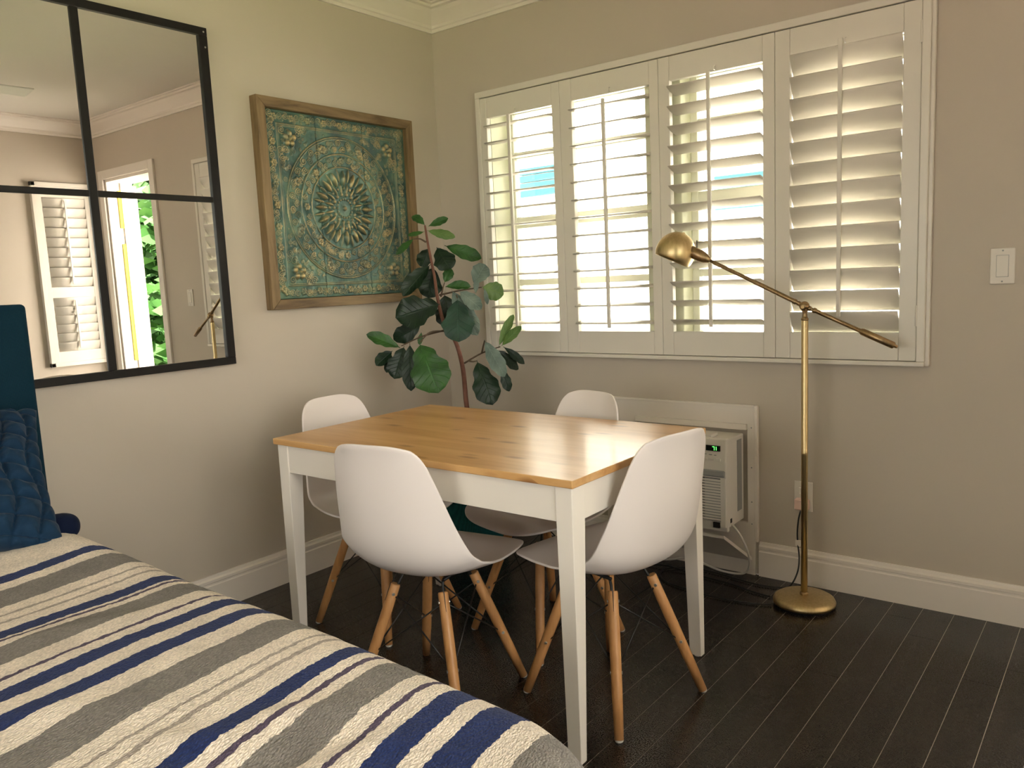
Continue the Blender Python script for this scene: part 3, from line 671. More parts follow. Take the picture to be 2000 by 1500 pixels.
# ================================================================ CHAIRS (moulded shell on dowel legs; local frame: faces +Y)
def interp(t, T, V):
    t = np.clip(t, T[0], T[-1]); return np.interp(t, T, V)
def catmull(P, n):
    return np.array([list(v) for v in smooth_pts([(*p, 0) if len(p) == 2 else p for p in P], n)])
def shell_mesh():
    prof = catmull([(.232, .418), (.208, .430), (.150, .436), (.070, .424), (-.010, .412), (-.085, .410), (-.145, .424), (-.190, .466), (-.213, .535), (-.228, .620), (-.240, .700), (-.253, .765), (-.268, .812)], 8)[:, :2]
    ds = np.r_[0, np.cumsum(np.hypot(*np.diff(prof, axis=0).T))]; ds /= ds[-1]
    WT = [0, .08, .2, .35, .45, .52, .60, .70, .80, .90, 1.0]; WV = [.205, .222, .232, .234, .232, .226, .212, .194, .176, .156, .138]
    LT = [0, .05, .10, .16, .22, .30, .36, .43, .5, .58, .66, .75, .85, 1.0]; LV = [-.006, .000, .006, .014, .022, .034, .045, .058, .066, .064, .056, .044, .032, .018]
    n = 30; mU = 24
    vv = np.linspace(-1, 1, 2 * n + 1); uu = np.linspace(-1, 1, 2 * mU + 1)
    U, V = np.meshgrid(uu, vv, indexing='ij')
    r = np.maximum(np.abs(U), np.abs(V)) + 1e-9; th = np.arctan2(V, U)
    # rounded-corner remap: superellipse exponent
    ex = 4.2
    sq = 1 / np.maximum(np.abs(np.cos(th)), np.abs(np.sin(th)))
    se = (np.abs(np.cos(th)) ** ex + np.abs(np.sin(th)) ** ex) ** (-1 / ex)
    # corners sharper in v-direction are measured on a long sheet: treat v edge zone only
    ZB = np.where(V > 0, .72, .66)
    vz = np.sign(V) * np.clip((np.abs(V) - ZB) / (1 - ZB), 0, 1)
    EX = np.where(V > 0, 3.6, 2.9); r2 = np.maximum(np.abs(U), np.abs(vz)) + 1e-9; th2 = np.arctan2(vz, U)
    sq2 = 1 / np.maximum(np.abs(np.cos(th2)), np.abs(np.sin(th2))); se2 = (np.abs(np.cos(th2)) ** EX + np.abs(np.sin(th2)) ** EX) ** (-1 / EX)
    fct = 1 + (se2 / sq2 - 1) * r2 ** 2
    U2 = U * fct; V2 = np.sign(V) * (np.minimum(np.abs(V), ZB) + (1 - ZB) * np.abs(vz) * fct)
    t = (V2 + 1) / 2
    yc = np.interp(t, ds, prof[:, 0]); zc = np.interp(t, ds, prof[:, 1])
    sm = np.clip((t - .26) / .46, 0, 1); sm = sm * sm * (3 - 2 * sm); ang = sm * 1.33
    ny, nz_ = np.sin(ang), np.cos(ang)   # direction in which the rim is lifted: up at the seat, forward at the back
    w = np.interp(t, WT, WV); lf = np.interp(t, LT, LV) * np.abs(U) ** 2.4
    X = w * U2; Y = yc + ny * lf; Z = zc + nz_ * lf
    Z = Z + .014 * np.clip((t - .93) / .07, 0, 1) * (1 - U2 ** 2) * 0
    co = np.stack([X, Y, Z], -1).reshape(-1, 3)
    me = bpy.data.meshes.new('seat_shell'); idx = np.arange(U.size).reshape(U.shape)
    f = np.stack([idx[:-1, :-1], idx[1:, :-1], idx[1:, 1:], idx[:-1, 1:]], -1).reshape(-1, 4)
    me.from_pydata(co.tolist(), [], f.tolist()); me.polygons.foreach_set('use_smooth', [True] * len(f)); me.materials.append(M['white_plastic'])
    return me
def make_chair(label):
    t = thing('dining_chair', label, 'chair', group='white shell chairs around the table')
    o = obj('seat_shell', shell_mesh(), None, t)
    so = o.modifiers.new('thick', 'SOLIDIFY'); so.thickness = .0065; so.offset = 0
    bv = o.modifiers.new('rim', 'BEVEL'); bv.width = .0022; bv.segments = 2; bv.limit_method = 'ANGLE'; bv.angle_limit = 1.0
    F, Tt, Zt = .1825, .082, .358
    # steel bracket under the seat
    bm = B()
    for sx_ in (-1, 1):
        tube(bm, [(sx_ * .085, .13, .398), (sx_ * .085, -.08, .392)], .005, 8)
    for sy_ in (-1, 1):
        tube(bm, [(-.085, sy_ * .055 + .01, .392), (.085, sy_ * .055 + .01, .392)], .005, 8)
    obj('seat_bracket', bm, M['black'], t, smooth=True)
    for sx_ in (-1, 1):
        for sy_ in (-1, 1):
            top = Vector((sx_ * Tt, sy_ * Tt, Zt)); ft = Vector((sx_ * F, sy_ * F, .004)); d = (ft - top).normalized()
            bm = B(); Ln = (ft - top).length
            tube(bm, [top, top + d * .004, top + d * (Ln * .35), top + d * (Ln * .7), ft], [.0125, .0145, .0155, .0148, .0125], 18)
            lg = obj('leg', bm, M['legwood'], t, smooth=False)
            lg.data.polygons.foreach_set('use_smooth', [len(p.vertices) == 4 for p in lg.data.polygons])
            out = Vector((sx_, sy_, 0)).normalized(); side = d.cross(out).normalized()
            nrm = side.cross(d).normalized(); nrm = nrm if nrm.dot(out) > 0 else -nrm
            # sawn slot at the top (its shade painted as dark strips on both faces) and bolts
            bm = B()
            for s in (1,):
                for q in (-1, 1):
                    c0 = top + d * .0 + side * 0; a = top + nrm * q * .0146; b_ = top + d * .055 + nrm * q * .0150
                    w_ = side * .0014; vq = [bm.verts.new(p) for p in (a - w_, a + w_, b_ + w_ * .3, b_ - w_ * .3)]; bm.faces.new(vq)
                    v2 = [bm.verts.new(v.co + nrm * q * .0012) for v in vq]; bm.faces.new(v2)
                    for k in range(4): bm.faces.new((vq[k], vq[(k+1) % 4], v2[(k+1) % 4], v2[k]))
            obj('slot_shade', bm, M['dark'], lg)
            bm = B()
            for h_ in (.028, Ln * .56):
                bp = [(0, .0158), (.0012, .0158), (.0018, .0168), (.0036, .0168), (.0048, .0158), (.0048, .013), (.002, .012)]
                bm = lathe(B(), bp + [(r_, -z_) for r_, z_ in bp[::-1]], axis_m(top + d * h_, side), 12)
                obj('bolt', bm, M['steel'], lg)
            obj('foot_cap', lathe(B(), [(0, 0), (.010, 0), (.0118, .003), (.0118, .007), (0, .007)], Matrix.Translation((ft.x, ft.y, 0)), 14), M['foot'], lg)
            obj('mount_rod', tube(B(), smooth_pts([(sx_ * .082, sy_ * .055 + .01, .392), (sx_ * .070, sy_ * .062, .380), tuple(top + d * .05)], 4), .0042, 8), M['black_wire'], t, smooth=True)
    # crossed wires between neighbouring legs
    def lp(sx_, sy_, f): return Vector((sx_ * (Tt + (F - Tt) * f), sy_ * (Tt + (F - Tt) * f), Zt * (1 - f)))
    cs = [(1, 1), (-1, 1), (-1, -1), (1, -1)]
    for i in range(4):
        a, b_ = cs[i], cs[(i + 1) % 4]
        for p, q in ((a, b_), (b_, a)):
            obj('brace_wire', tube(B(), [lp(*p, .075), lp(*q, .56)], .0024, 6), M['black_wire'], t, smooth=True)
    return t
def copy_thing(t, label):
    r = t.copy(); C.objects.link(r); r['label'] = label
    for ch in list(t.children):
        c = ch.copy(); C.objects.link(c); c.parent = r
        for g in list(ch.children):
            e = g.copy(); C.objects.link(e); e.parent = c
    return r
CH = [('white shell chair at the near long side of the table, back towards the bed', (1.181, -1.391), (-.165, .986)),
      ('white shell chair at the right end of the table beside the brass lamp', (1.611, -1.106), (-.981, .195)),
      ('white shell chair at the left end of the table, below the metal picture', (.632, -1.087), (1.0, .02)),
      ('white shell chair on the far side of the table, under the window', (1.200, -.872), (-.25, -.97))]
ch0 = make_chair(CH[0][0])
chairs = [ch0] + [copy_thing(ch0, c[0]) for c in CH[1:]]
for o, (lb, (x, y), (fx, fy)) in zip(chairs, CH):
    o.location = (x, y, 0); o.rotation_euler = (0, 0, math.atan2(-fx, fy))

# ================================================================ FLOOR LAMP
LX, LY = 1.868, -.200
fl_ = thing('floor_lamp', 'brass pharmacy floor lamp with a domed shade on a swing arm, beside the window', 'lamp', (LX, LY, 0))
def L_(p): return (p[0] - LX, p[1] - LY, p[2])
obj('base', lathe(B(), [(0, .008), (.102, .008), (.108, .010), (.109, .018), (.104, .028), (.094, .034), (.04, .038), (.016, .040), (0, .040)], None, 56), M['brass'], fl_, smooth=True)
obj('base_pad', lathe(B(), [(0, 0), (.100, 0), (.100, .009), (0, .009)], None, 40), M['black'], fl_)
obj('pole_collar', lathe(B(), [(0, .038), (.0155, .038), (.0155, .046), (.0125, .050), (0, .050)], None, 24), M['brass_dark'], fl_, smooth=False)
obj('pole', lathe(B(), [(0, .048), (.0115, .048), (.0115, .560), (.0119, .561), (.0119, .566), (.0115, .567), (.0115, 1.032), (.0105, 1.036), (0, 1.036)], None, 28), M['brass'], fl_, smooth=True)
piv = Vector(L_((1.868, -.205, 1.083)))
obj('pole_neck', lathe(B(), [(0, 1.034), (.0125, 1.034), (.0125, 1.040), (.009, 1.044), (.0075, 1.060), (.011, 1.066), (.0105, 1.075), (0, 1.075)], None, 24), M['brass_dark'], fl_, smooth=True)
tail = Vector(L_((2.158, -.160, .941))); sock = Vector(L_((1.553, -.268, 1.254)))
kn = obj('swivel_knuckle', lathe(B(), [(0, -.017), (.008, -.017), (.012, -.014), (.016, -.006), (.017, 0), (.016, .006), (.012, .014), (.008, .017), (0, .017)], axis_m(piv, (0, 1, .1)), 28), M['brass_dark'], fl_, smooth=True)
obj('knuckle_screw', lathe(B(), [(0, -.020), (.006, -.020), (.006, -.016), (0, -.016)], axis_m(piv, (0, 1, .1)), 16), M['brass'], kn)
d1 = (tail - piv).normalized(); d0 = (sock - piv).normalized()
L1 = (tail - piv).length; L0 = (sock - piv).length
obj('arm_tail', lathe(B(), [(0, .012), (.0085, .014), (.0085, .022), (.0060, .025), (.0060, .030), (.0095, .033), (.0095, .040), (.0072, .043), (.0072, L1 * .61), (.0100, L1 * .615), (.0100, L1 * .625), (.0118, L1 * .63), (.0118, L1 * .955), (.0095, L1 * .965), (.0060, L1 * .97), (.0060, L1 * .985), (.004, L1), (0, L1)], axis_m(piv, d1), 22), M['brass_dark'], fl_, smooth=True)
obj('arm', lathe(B(), [(0, .012), (.0085, .014), (.0085, .024), (.0060, .027), (.0095, .032), (.0095, .038), (.0080, .042), (.0080, L0 * .52), (.0070, L0 * .525), (.0068, L0 * .96), (.0055, L0 * .965), (.0055, L0), (0, L0)], axis_m(piv, d0), 22), M['brass_dark'], fl_, smooth=True)
# shade: dome opening down and a little away
sc_ = Vector(L_((1.422, -.285, 1.289))); od = Vector((-.42, -.22, -1)).normalized()
dm = [(.0725 * math.cos(a), .078 * math.sin(a)) for a in [PI / 2 * k / 14 for k in range(15)]]
outer = [(.0655, -.030), (.0700, -.020), (.0720, -.008)] + dm[:-1] + [(0, .082)]
inner = [(0, .079)] + [(r * .965, z * .965) for r, z in dm[:-1][::-1]] + [(.0735, -.006), (.0735, -.012)]
Ms = axis_m(sc_, -od)
obj('lamp_shade', lathe(B(), inner + outer + [inner[0]] if False else outer[:1] + outer[1:] , Ms, 48), M['brass'], fl_, smooth=True)
sh = [o for o in fl_.children if o.name.startswith('lamp_shade')][0]
so = sh.modifiers.new('thick', 'SOLIDIFY'); so.thickness = .0018; so.offset = -1
obj('bulb', lathe(B(), [(0, -.002), (.016, .004), (.020, .016), (.016, .030), (.010, .040), (0, .042)], axis_m(sc_ + od * -.012, -od), 20), M['fan_white'], sh, smooth=True)
sd = (sock - (sc_ + Vector((.045, 0, .012)))).normalized()
s0 = sock - sd * .085
sk = obj('socket', lathe(B(), [(0, 0), (.0185, .0), (.0215, .004), (.0215, .045), (.017, .066), (.0105, .080), (.0075, .084), (0, .086)], axis_m(s0, sd), 26), M['brass_dark'], fl_, smooth=True)
obj('switch_pin', tube(B(), [s0 + sd * .030 + Vector((0, 0, .015)), s0 + sd * .030 + Vector((0, 0, .050))], .0018, 8), M['black'], sk)

# ================================================================ AIR CONDITIONER and its wall panel
AX0, AX1, AZ0, AZ1, AYF = 1.105, 1.572, .225, .580, -.195
pn = thing('wall_panel', 'painted white board around the air conditioner under the window', 'panel', (1.28, 0, 0))
px = 1.28
bm = B()
for a in ((.93, AX0 - .02, .0, .682), (AX1 + .012, 1.612, .0, .682), (AX0 - .02, AX1 + .012, AZ1 + .034, .682), (AX0 - .02, AX1 + .012, .0, AZ0 - .012)): box(bm, a[0] - px, a[1] - px, -.014, 0, a[2], a[3])
obj('board', bm, M['trim'], pn)
obj('trim_strip', box(box(B(), 1.612 - px, 1.626 - px, -.018, 0, .139, .688), .93 - px, 1.612 - px, -.018, 0, .680, .690), M['trim'], pn, bevel=.002)
obj('top_flange', box(B(), AX0 - .018 - px, AX1 + .010 - px, -.024, 0, AZ1 + .010, AZ1 + .034), M['trim'], pn, bevel=.002)
# sloping support board under the unit
bm = B()
v = [bm.verts.new(p) for p in ((AX0 - px, -.175, .200), (AX1 - .02 - px, -.175, .200), (AX1 + .03 - px, -.020, .075), (AX0 - px, -.020, .075), (AX0 - px, -.175, .186), (AX1 - .02 - px, -.175, .186), (AX1 + .03 - px, -.020, .060), (AX0 - px, -.020, .060))]
for f in ((0, 1, 2, 3), (7, 6, 5, 4), (0, 4, 5, 1), (1, 5, 6, 2), (2, 6, 7, 3), (3, 7, 4, 0)): bm.faces.new([v[i] for i in f])
obj('support_board', bm, M['trim'], pn)
for z in (.21, .30, .44, .60): obj('nail', lathe(B(), [(0, 0), (.003, 0), (0, .0012)], axis_m((1.600 - px, -.014, z), (0, -1, 0)), 8), M['ac_grey'], pn)

ac = thing('air_conditioner', 'white through-wall air conditioner with green digital display', 'air conditioner', ((AX0 + AX1) / 2, AYF, AZ0))
ax, az = (AX0 + AX1) / 2, AZ0
def ab(name, x0, x1, y0, y1, z0, z1, m, parent=None, **k): return obj(name, box(B(), x0 - ax, x1 - ax, y0 - AYF, y1 - AYF, z0 - az, z1 - az), m, parent or ac, **k)
ab('case', AX0 + .004, AX1 - .004, -.165, -.0145, AZ0 + .004, AZ1 - .004, M['ac'], bevel=.004)
# front bezel, slightly tapered towards the bottom
bm = B()
rg = [[bm.verts.new(p) for p in ((AX0 - ax, y, z_ - az), (AX1 - ax, y, z_ - az), (AX1 - ax, .030, z_ - az), (AX0 - ax, .030, z_ - az))] for z_, y in ((AZ0 - .008, .012), (AZ0 + .06, .002), (AZ0 + .235, .0), (AZ1 + .004, .006))]
for a, b_ in zip(rg, rg[1:]):
    for k in range(4): bm.faces.new((a[k], a[(k+1) % 4], b_[(k+1) % 4], b_[k]))
bm.faces.new(rg[0]); bm.faces.new(rg[-1])
fr = obj('front_bezel', bm, M['ac'], ac, bevel=.005)
ab('air_deflector', AX0 + .006, AX1 - .004, AYF - .008, AYF + .002, .436, .462, M['ac_grey'], bevel=.004)
ab('grille_shade', AX0 + .02, AX1 - .022, AYF - .0006, AYF + .004, .262, .430, M['dark'])  # flat dark sheet painted for the shade inside the grille
for k in range(15):
    z_ = .268 + k * .0110
    ab('louvre', AX0 + .018, AX1 - .020, AYF - .0045, AYF + .0028, z_ - .0034, z_ + .0034, M['ac'])
ab('grille_filter', 1.485, AX1 - .024, AYF - .0012, AYF + .002, .264, .428, M['ac_grey'])
ab('grille_edge', AX1 - .022, AX1 - .002, AYF - .0035, AYF + .004, .240, .432, M['ac'])
ab('display', 1.492, 1.549, AYF - .0015, AYF + .006, .536, .557, M['display'])
ab('badge', 1.517, 1.543, AYF + .0000, AYF + .012, .2335, .2545, M['dark'])
def seg(bm, x, z, w, h, segs):
    t_ = .0017; hh = h / 2
    R_ = {'a': (x, x + w, z + h - t_, z + h), 'b': (x + w - t_, x + w, z + hh, z + h), 'c': (x + w - t_, x + w, z, z + hh), 'd': (x, x + w, z, z + t_), 'e': (x, x + t_, z, z + hh), 'f': (x, x + t_, z + hh, z + h), 'g': (x, x + w, z + hh - t_ / 2, z + hh + t_ / 2)}
    for s in segs: a = R_[s]; box(bm, a[0] - ax, a[1] - ax, -.0026, -.0010, a[2] - az, a[3] - az)
bm = B(); seg(bm, 1.5185, .5395, .0085, .0140, 'abc'); seg(bm, 1.5265, .5395, .0085, .0140, 'bc'); obj('digits', bm, M['led'], ac)
for (x_, z_, w_, h_) in ((1.447, .545, .010, .004), (1.459, .552, .006, .003), (1.450, .536, .006, .006), (1.470, .551, .011, .004), (1.443, .522, .010, .003), (1.462, .521, .013, .003), (1.484, .520, .010, .003), (1.503, .519, .012, .003), (1.524, .518, .009, .003)):
    ab('button_print', x_, x_ + w_, AYF - .0003, AYF + .006, z_, z_ + h_, M['ac_grey'])
for x_ in (1.435, 1.458, 1.481, 1.504, 1.531): ab('button', x_, x_ + .019, AYF - .0022, AYF + .006, .498, .507, M['ac'], bevel=.001)
ab('side_grille', AX1 - .005, AX1 - .0025, -.080, -.038, .275, .560, M['ac_grey'])
ab('top_duct_edge', 1.40, 1.50, -.165, -.10, AZ1 - .003, AZ1 + .010, M['ac'], bevel=.003)
ab('cord_notch_shade', AX1 - .0045, AX1 - .0028, -.150, -.135, .245, .262, M['dark'])  # dark patch painted for the shade in the cord opening

def cord(name, pts, r, m, label, parent=None, n=7):
    off = Vector(parent.location) if parent else Vector()
    o = obj(name, tube(B(), [Vector(p) - off for p in smooth_pts(pts, n)], r, 8), m, parent, smooth=True)
    return tag(o, label, None if parent else 'cord')
cord('power_cord', [(1.573, -.145, .240), (1.606, -.150, .205), (1.622, -.120, .140), (1.618, -.085, .070), (1.590, -.062, .022), (1.540, -.055, .0065), (1.470, -.050, .007), (1.400, -.045, .020), (1.330, -.045, .030), (1.25, -.06, .012), (1.15, -.08, .006), (1.02, -.10, .006)], .0046, M['cord_white'], 'white power cord', ac)
lc = cord('power_cord', [(1.8, -.028, .305), (1.793, -.036, .270), (1.787, -.034, .215), (1.789, -.034, .165), (1.798, -.045, .115), (1.796, -.062, .060), (1.775, -.085, .012), (1.735, -.105, .005), (1.66, -.115, .005), (1.56, -.10, .005), (1.45, -.08, .005), (1.36, -.085, .005), (1.28, -.16, .005), (1.33, -.26, .005), (1.45, -.30, .005), (1.58, -.315, .005), (1.70, -.300, .005), (1.775, -.272, .006)], .0032, M['cord_black'], 'black power cord', fl_)
cord('extension_cord', [(1.10, -.16, .005), (1.20, -.14, .006), (1.285, -.13, .0125), (1.37, -.137, .005), (1.46, -.15, .0055), (1.58, -.165, .005), (1.66, -.19, .005), (1.745, -.205, .005)], .0034, M['cord_black'], 'black cord lying loose on the floor under the air conditioner')
obj('cord_tag', box(B(), 1.780 - LX, 1.800 - LX, -.0372 - LY, -.0318 - LY, .158, .182), M['plate'], lc, bevel=.001)

# outlet and switch
ou = thing('wall_outlet', 'white duplex outlet plate on the wall behind the brass lamp pole', 'outlet', (1.80, 0, .348))
obj('plate', box(B(), -.035, .035, -.006, 0, -.058, .058), M['plate'], ou, bevel=.003)
for z in (-.020, .020):
    f = obj('receptacle', box(B(), -.017, .017, -.0085, -.004, z - .014, z + .014), M['plate'], ou, bevel=.002)
    for x_ in (-.006, .006): obj('slot_shade', box(B(), x_ - .001, x_ + .001, -.0088, -.008, z - .002, z + .007), M['dark'], f)  # dark strips painted for the shade in the plug openings
pg = obj('power_adapter', box(B(), 1.775, 1.826, -.038, -.0088, .300, .343), M['plug_pink']); pg.modifiers.new('b', 'BEVEL').width = .004
tag(pg, 'pinkish white plug adapter in the lower socket behind the lamp pole', 'plug')
sw = thing('light_switch', 'white rocker light switch on the wall right of the window', 'switch', (2.4295, 0, 1.192))
obj('plate', box(B(), -.035, .035, -.0065, 0, -.0575, .0575), M['plate'], sw, bevel=.003)
obj('rocker_frame', box(B(), -.0175, .0175, -.0072, -.005, -.035, .035), M['ac_grey'], sw)
rk = B(); box(rk, -.0165, .0165, -.0105, -.006, -.034, .034)
for v_ in rk.verts:
    if v_.co.z > 0 and v_.co.y < -.01: v_.co.y = -.0075
obj('rocker', rk, M['plate'], sw, bevel=.001)
for z in (-.049, .049): obj('screw', lathe(B(), [(0, 0), (.0028, 0), (.0022, .001), (0, .001)], axis_m((0, -.0065, z), (0, -1, 0)), 8), M['ac_grey'], sw)

# ================================================================ CEILING FAN (its blade tip shows in the mirror)
fn = thing('ceiling_fan', 'white ceiling fan, one blade tip seen in the mirror', 'ceiling fan', (1.89, -1.78, RZ))
obj('canopy', lathe(B(), [(0, 0), (.07, 0), (.07, -.02), (.03, -.05), (0, -.05)], None, 24), M['fan_white'], fn, smooth=True)
obj('downrod', lathe(B(), [(0, -.04), (.012, -.04), (.012, -.14), (0, -.14)], None, 12), M['fan_white'], fn)
obj('motor_housing', lathe(B(), [(0, -.13), (.06, -.135), (.10, -.16), (.105, -.22), (.08, -.25), (0, -.26)], None, 32), M['fan_white'], fn, smooth=True)
for k in range(3):
    a = PI / 2 + 2 * PI * k / 3
    bm = box(B(), .09, .67, -.06, .06, -.2335, -.2265)
    for v_ in bm.verts:
        if v_.co.x < .2: v_.co.y *= .6
        v_.co.z += v_.co.y * .15
    o = obj('blade', bm, M['fan_white'], fn, bevel=.003); o.rotation_euler = (0, 0, a)

# ================================================================ PLANT
PXc, PYc = .46, -.385
pt = thing('potted_fig', 'tall fiddle leaf fig in the corner behind the table', 'plant', (PXc, PYc, 0))
def PL(p): return Vector((p[0] - PXc, p[1] - PYc, p[2]))
pot = obj('pot', lathe(B(), [(0, 0), (.128, 0), (.136, .008), (.176, .36), (.178, .372), (.174, .380), (.166, .378), (.162, .365), (.150, .33), (0, .33)], None, 48), M['pot_teal'], pt, smooth=True); pot['label'] = 'teal fabric pot'
obj('soil', lathe(B(), [(0, .342), (.08, .340), (.155, .334)], None, 32), M['soil'], pt, smooth=True)
LEAVES=[
(0.359, -0.495, 1.464, 0.3, -0.509, 1.507, 0.037, 1),
(0.372, -0.486, 1.46, 0.45, -0.445, 1.488, 0.034, 1),
(0.368, -0.492, 1.442, 0.49, -0.452, 1.407, 0.038, 3),
(0.358, -0.5, 1.437, 0.325, -0.567, 1.423, 0.022, 1),
(0.345, -0.554, 1.407, 0.312, -0.63, 1.343, 0.028, 1),
(0.388, -0.462, 1.368, 0.466, -0.469, 1.271, 0.092, 0),
(0.428, -0.455, 1.375, 0.542, -0.35, 1.314, 0.058, 1),
(0.345, -0.457, 1.371, 0.303, -0.478, 1.293, 0.062, 0),
(0.386, -0.502, 1.296, 0.335, -0.628, 1.169, 0.07, 0),
(0.352, -0.453, 1.291, 0.329, -0.468, 1.155, 0.103, 0),
(0.422, -0.461, 1.217, 0.434, -0.428, 1.277, 0.044, 1),
(0.441, -0.475, 1.199, 0.545, -0.431, 1.194, 0.044, 1),
(0.546, -0.417, 1.203, 0.556, -0.343, 1.287, 0.074, 2),
(0.575, -0.395, 1.195, 0.636, -0.327, 1.157, 0.076, 3),
(0.585, -0.389, 1.186, 0.611, -0.405, 1.119, 0.019, 2),
(0.563, -0.422, 1.166, 0.571, -0.418, 1.229, 0.025, 2),
(0.502, -0.505, 1.189, 0.611, -0.477, 0.995, 0.081, 2),
(0.546, -0.51, 1.182, 0.63, -0.47, 1.102, 0.063, 2),
(0.549, -0.525, 1.153, 0.582, -0.568, 0.974, 0.127, 4),
(0.41, -0.452, 1.171, 0.43, -0.449, 1.022, 0.105, 0),
(0.462, -0.534, 1.131, 0.351, -0.694, 1.082, 0.129, 0),
(0.381, -0.574, 1.044, 0.276, -0.641, 0.988, 0.073, 0),
(0.357, -0.685, 0.956, 0.274, -0.791, 1.021, 0.056, 1),
(0.319, -0.691, 0.944, 0.283, -0.755, 0.887, 0.057, 0),
(0.301, -0.682, 0.931, 0.289, -0.705, 0.853, 0.035, 0),
(0.356, -0.659, 0.963, 0.344, -0.716, 0.83, 0.09, 0),
(0.403, -0.67, 0.977, 0.431, -0.707, 0.782, 0.068, 0),
(0.455, -0.668, 0.98, 0.554, -0.675, 0.775, 0.155, 1),
(0.403, -0.6, 1.016, 0.399, -0.612, 0.965, 0.021, 1),
(0.662, -0.407, 0.941, 0.699, -0.343, 1.071, 0.037, 3),
(0.672, -0.399, 0.944, 0.751, -0.361, 1.024, 0.037, 3),
(0.677, -0.396, 0.94, 0.738, -0.334, 0.862, 0.033, 0),
(0.647, -0.408, 0.929, 0.699, -0.331, 0.836, 0.046, 0),
(0.627, -0.456, 0.972, 0.732, -0.462, 0.823, 0.063, 2),
(0.682, -0.419, 0.852, 0.711, -0.412, 0.754, 0.042, 0),
(0.578, -0.457, 0.887, 0.659, -0.463, 0.7, 0.109, 0)
]
STEM= [(0.534, -0.486, 0.694), (0.515, -0.475, 0.847), (0.486, -0.479, 0.963), (0.443, -0.499, 1.044), (0.414, -0.502, 1.161), (0.401, -0.499, 1.247), (0.376, -0.498, 1.369), (0.363, -0.496, 1.442), (0.359, -0.495, 1.464)]
BR= [[(0.444, -0.503, 1.014), (0.453, -0.599, 1.016), (0.457, -0.666, 0.98)], [(0.443, -0.504, 1.017), (0.404, -0.602, 0.998), (0.361, -0.68, 0.965)], [(0.518, -0.468, 0.874), (0.594, -0.44, 0.916), (0.667, -0.403, 0.941)], [(0.542, -0.461, 0.883), (0.56, -0.459, 0.881), (0.579, -0.457, 0.885)], [(0.421, -0.496, 1.167), (0.505, -0.465, 1.182), (0.575, -0.396, 1.192)], [(0.365, -0.502, 1.394), (0.359, -0.53, 1.407), (0.345, -0.554, 1.407)], [(0.426, -0.493, 1.16), (0.425, -0.475, 1.196), (0.422, -0.461, 1.217)], [(0.48, -0.473, 1.177), (0.517, -0.497, 1.168), (0.549, -0.525, 1.153)], [(0.594, -0.44, 0.916), (0.61, -0.448, 0.944), (0.627, -0.456, 0.972)], [(0.638, -0.415, 0.929), (0.67, -0.41, 0.887), (0.682, -0.419, 0.852)]]
st = [(.490, -.41, .335), (.538, -.450, .45), (.548, -.475, .58)] + STEM
sp = smooth_pts([PL(p) for p in st], 5); n_ = len(sp)
obj('stem', tube(B(), sp, [.013 - .0095 * (k / n_) for k in range(n_)], 10), M['bark'], pt, smooth=True)
for b_ in BR:
    q = smooth_pts([PL(p) for p in b_], 5); obj('branch', tube(B(), q, [.0042 - .002 * k / len(q) for k in range(len(q))], 7), M['twig'], pt, smooth=True)
CAMP = Vector((2.7951, -3.019, 1.2234))
def leaf(b_, t_, w, mi, k):
    r_ = random.Random(k * 13 + 5)
    b_ = PL(b_); t_ = PL(t_); ax_ = (t_ - b_); Ln = ax_.length; ax_.normalize()
    # leaf face turned roughly to the room with an individual tilt
    view = (Vector((1.0, -1.2, .25)) + Vector((r_.uniform(-.5, .5), r_.uniform(-.5, .5), r_.uniform(-.2, .7)))).normalized()
    nrm = (view - ax_ * view.dot(ax_)).normalized(); sd_ = ax_.cross(nrm)
    nu, nv = 10, 18; bm = B(); uvl = bm.loops.layers.uv.new('UVMap'); g = []
    ph = r_.random() * 6; curl = r_.uniform(.06, .20) * Ln; cup = r_.uniform(-.25, .35); wav = r_.uniform(.5, 1.1)
    for j in range(nv + 1):
        v = j / nv; vt = max(0, (v - .06) / .94)
        wd = .5 * w * 1.06 * (math.sin(PI * min(1, vt ** 1.25)) ** .55 if 0 < vt < 1 else 0)
        wd *= (1 - .20 * math.exp(-((vt - .33) / .13) ** 2)) if w > .08 else 1
        wd = max(wd, .0012)
        row = []
        for i in range(nu + 1):
            u = i / nu * 2 - 1
            z = cup * wd * u * u - curl * (v - .5) ** 2 * 1.6 + curl * .4 + .045 * w * wav * math.sin(v * 17 + ph + (2 if u > 0 else 0)) * abs(u) ** 1.5 + .004 * (abs(u) ** .7) * (1 if w > .04 else .4)
            z -= curl * .0
            row.append((bm.verts.new(b_ + ax_ * (Ln * v) + sd_ * (u * wd * (1 + .06 * math.sin(v * 23 + ph))) + nrm * z), (u, v)))
        g.append(row)
    for j in range(nv):
        for i in range(nu):
            q = [g[j][i], g[j][i+1], g[j+1][i+1], g[j+1][i]]; f = bm.faces.new([a[0] for a in q])
            for l_, a in zip(f.loops, q): l_[uvl].uv = a[1]
    obj('leaf', bm, LM[mi], pt, smooth=True)
for k, lf in enumerate(LEAVES): leaf(lf[0:3], lf[3:6], lf[6], lf[7], k)

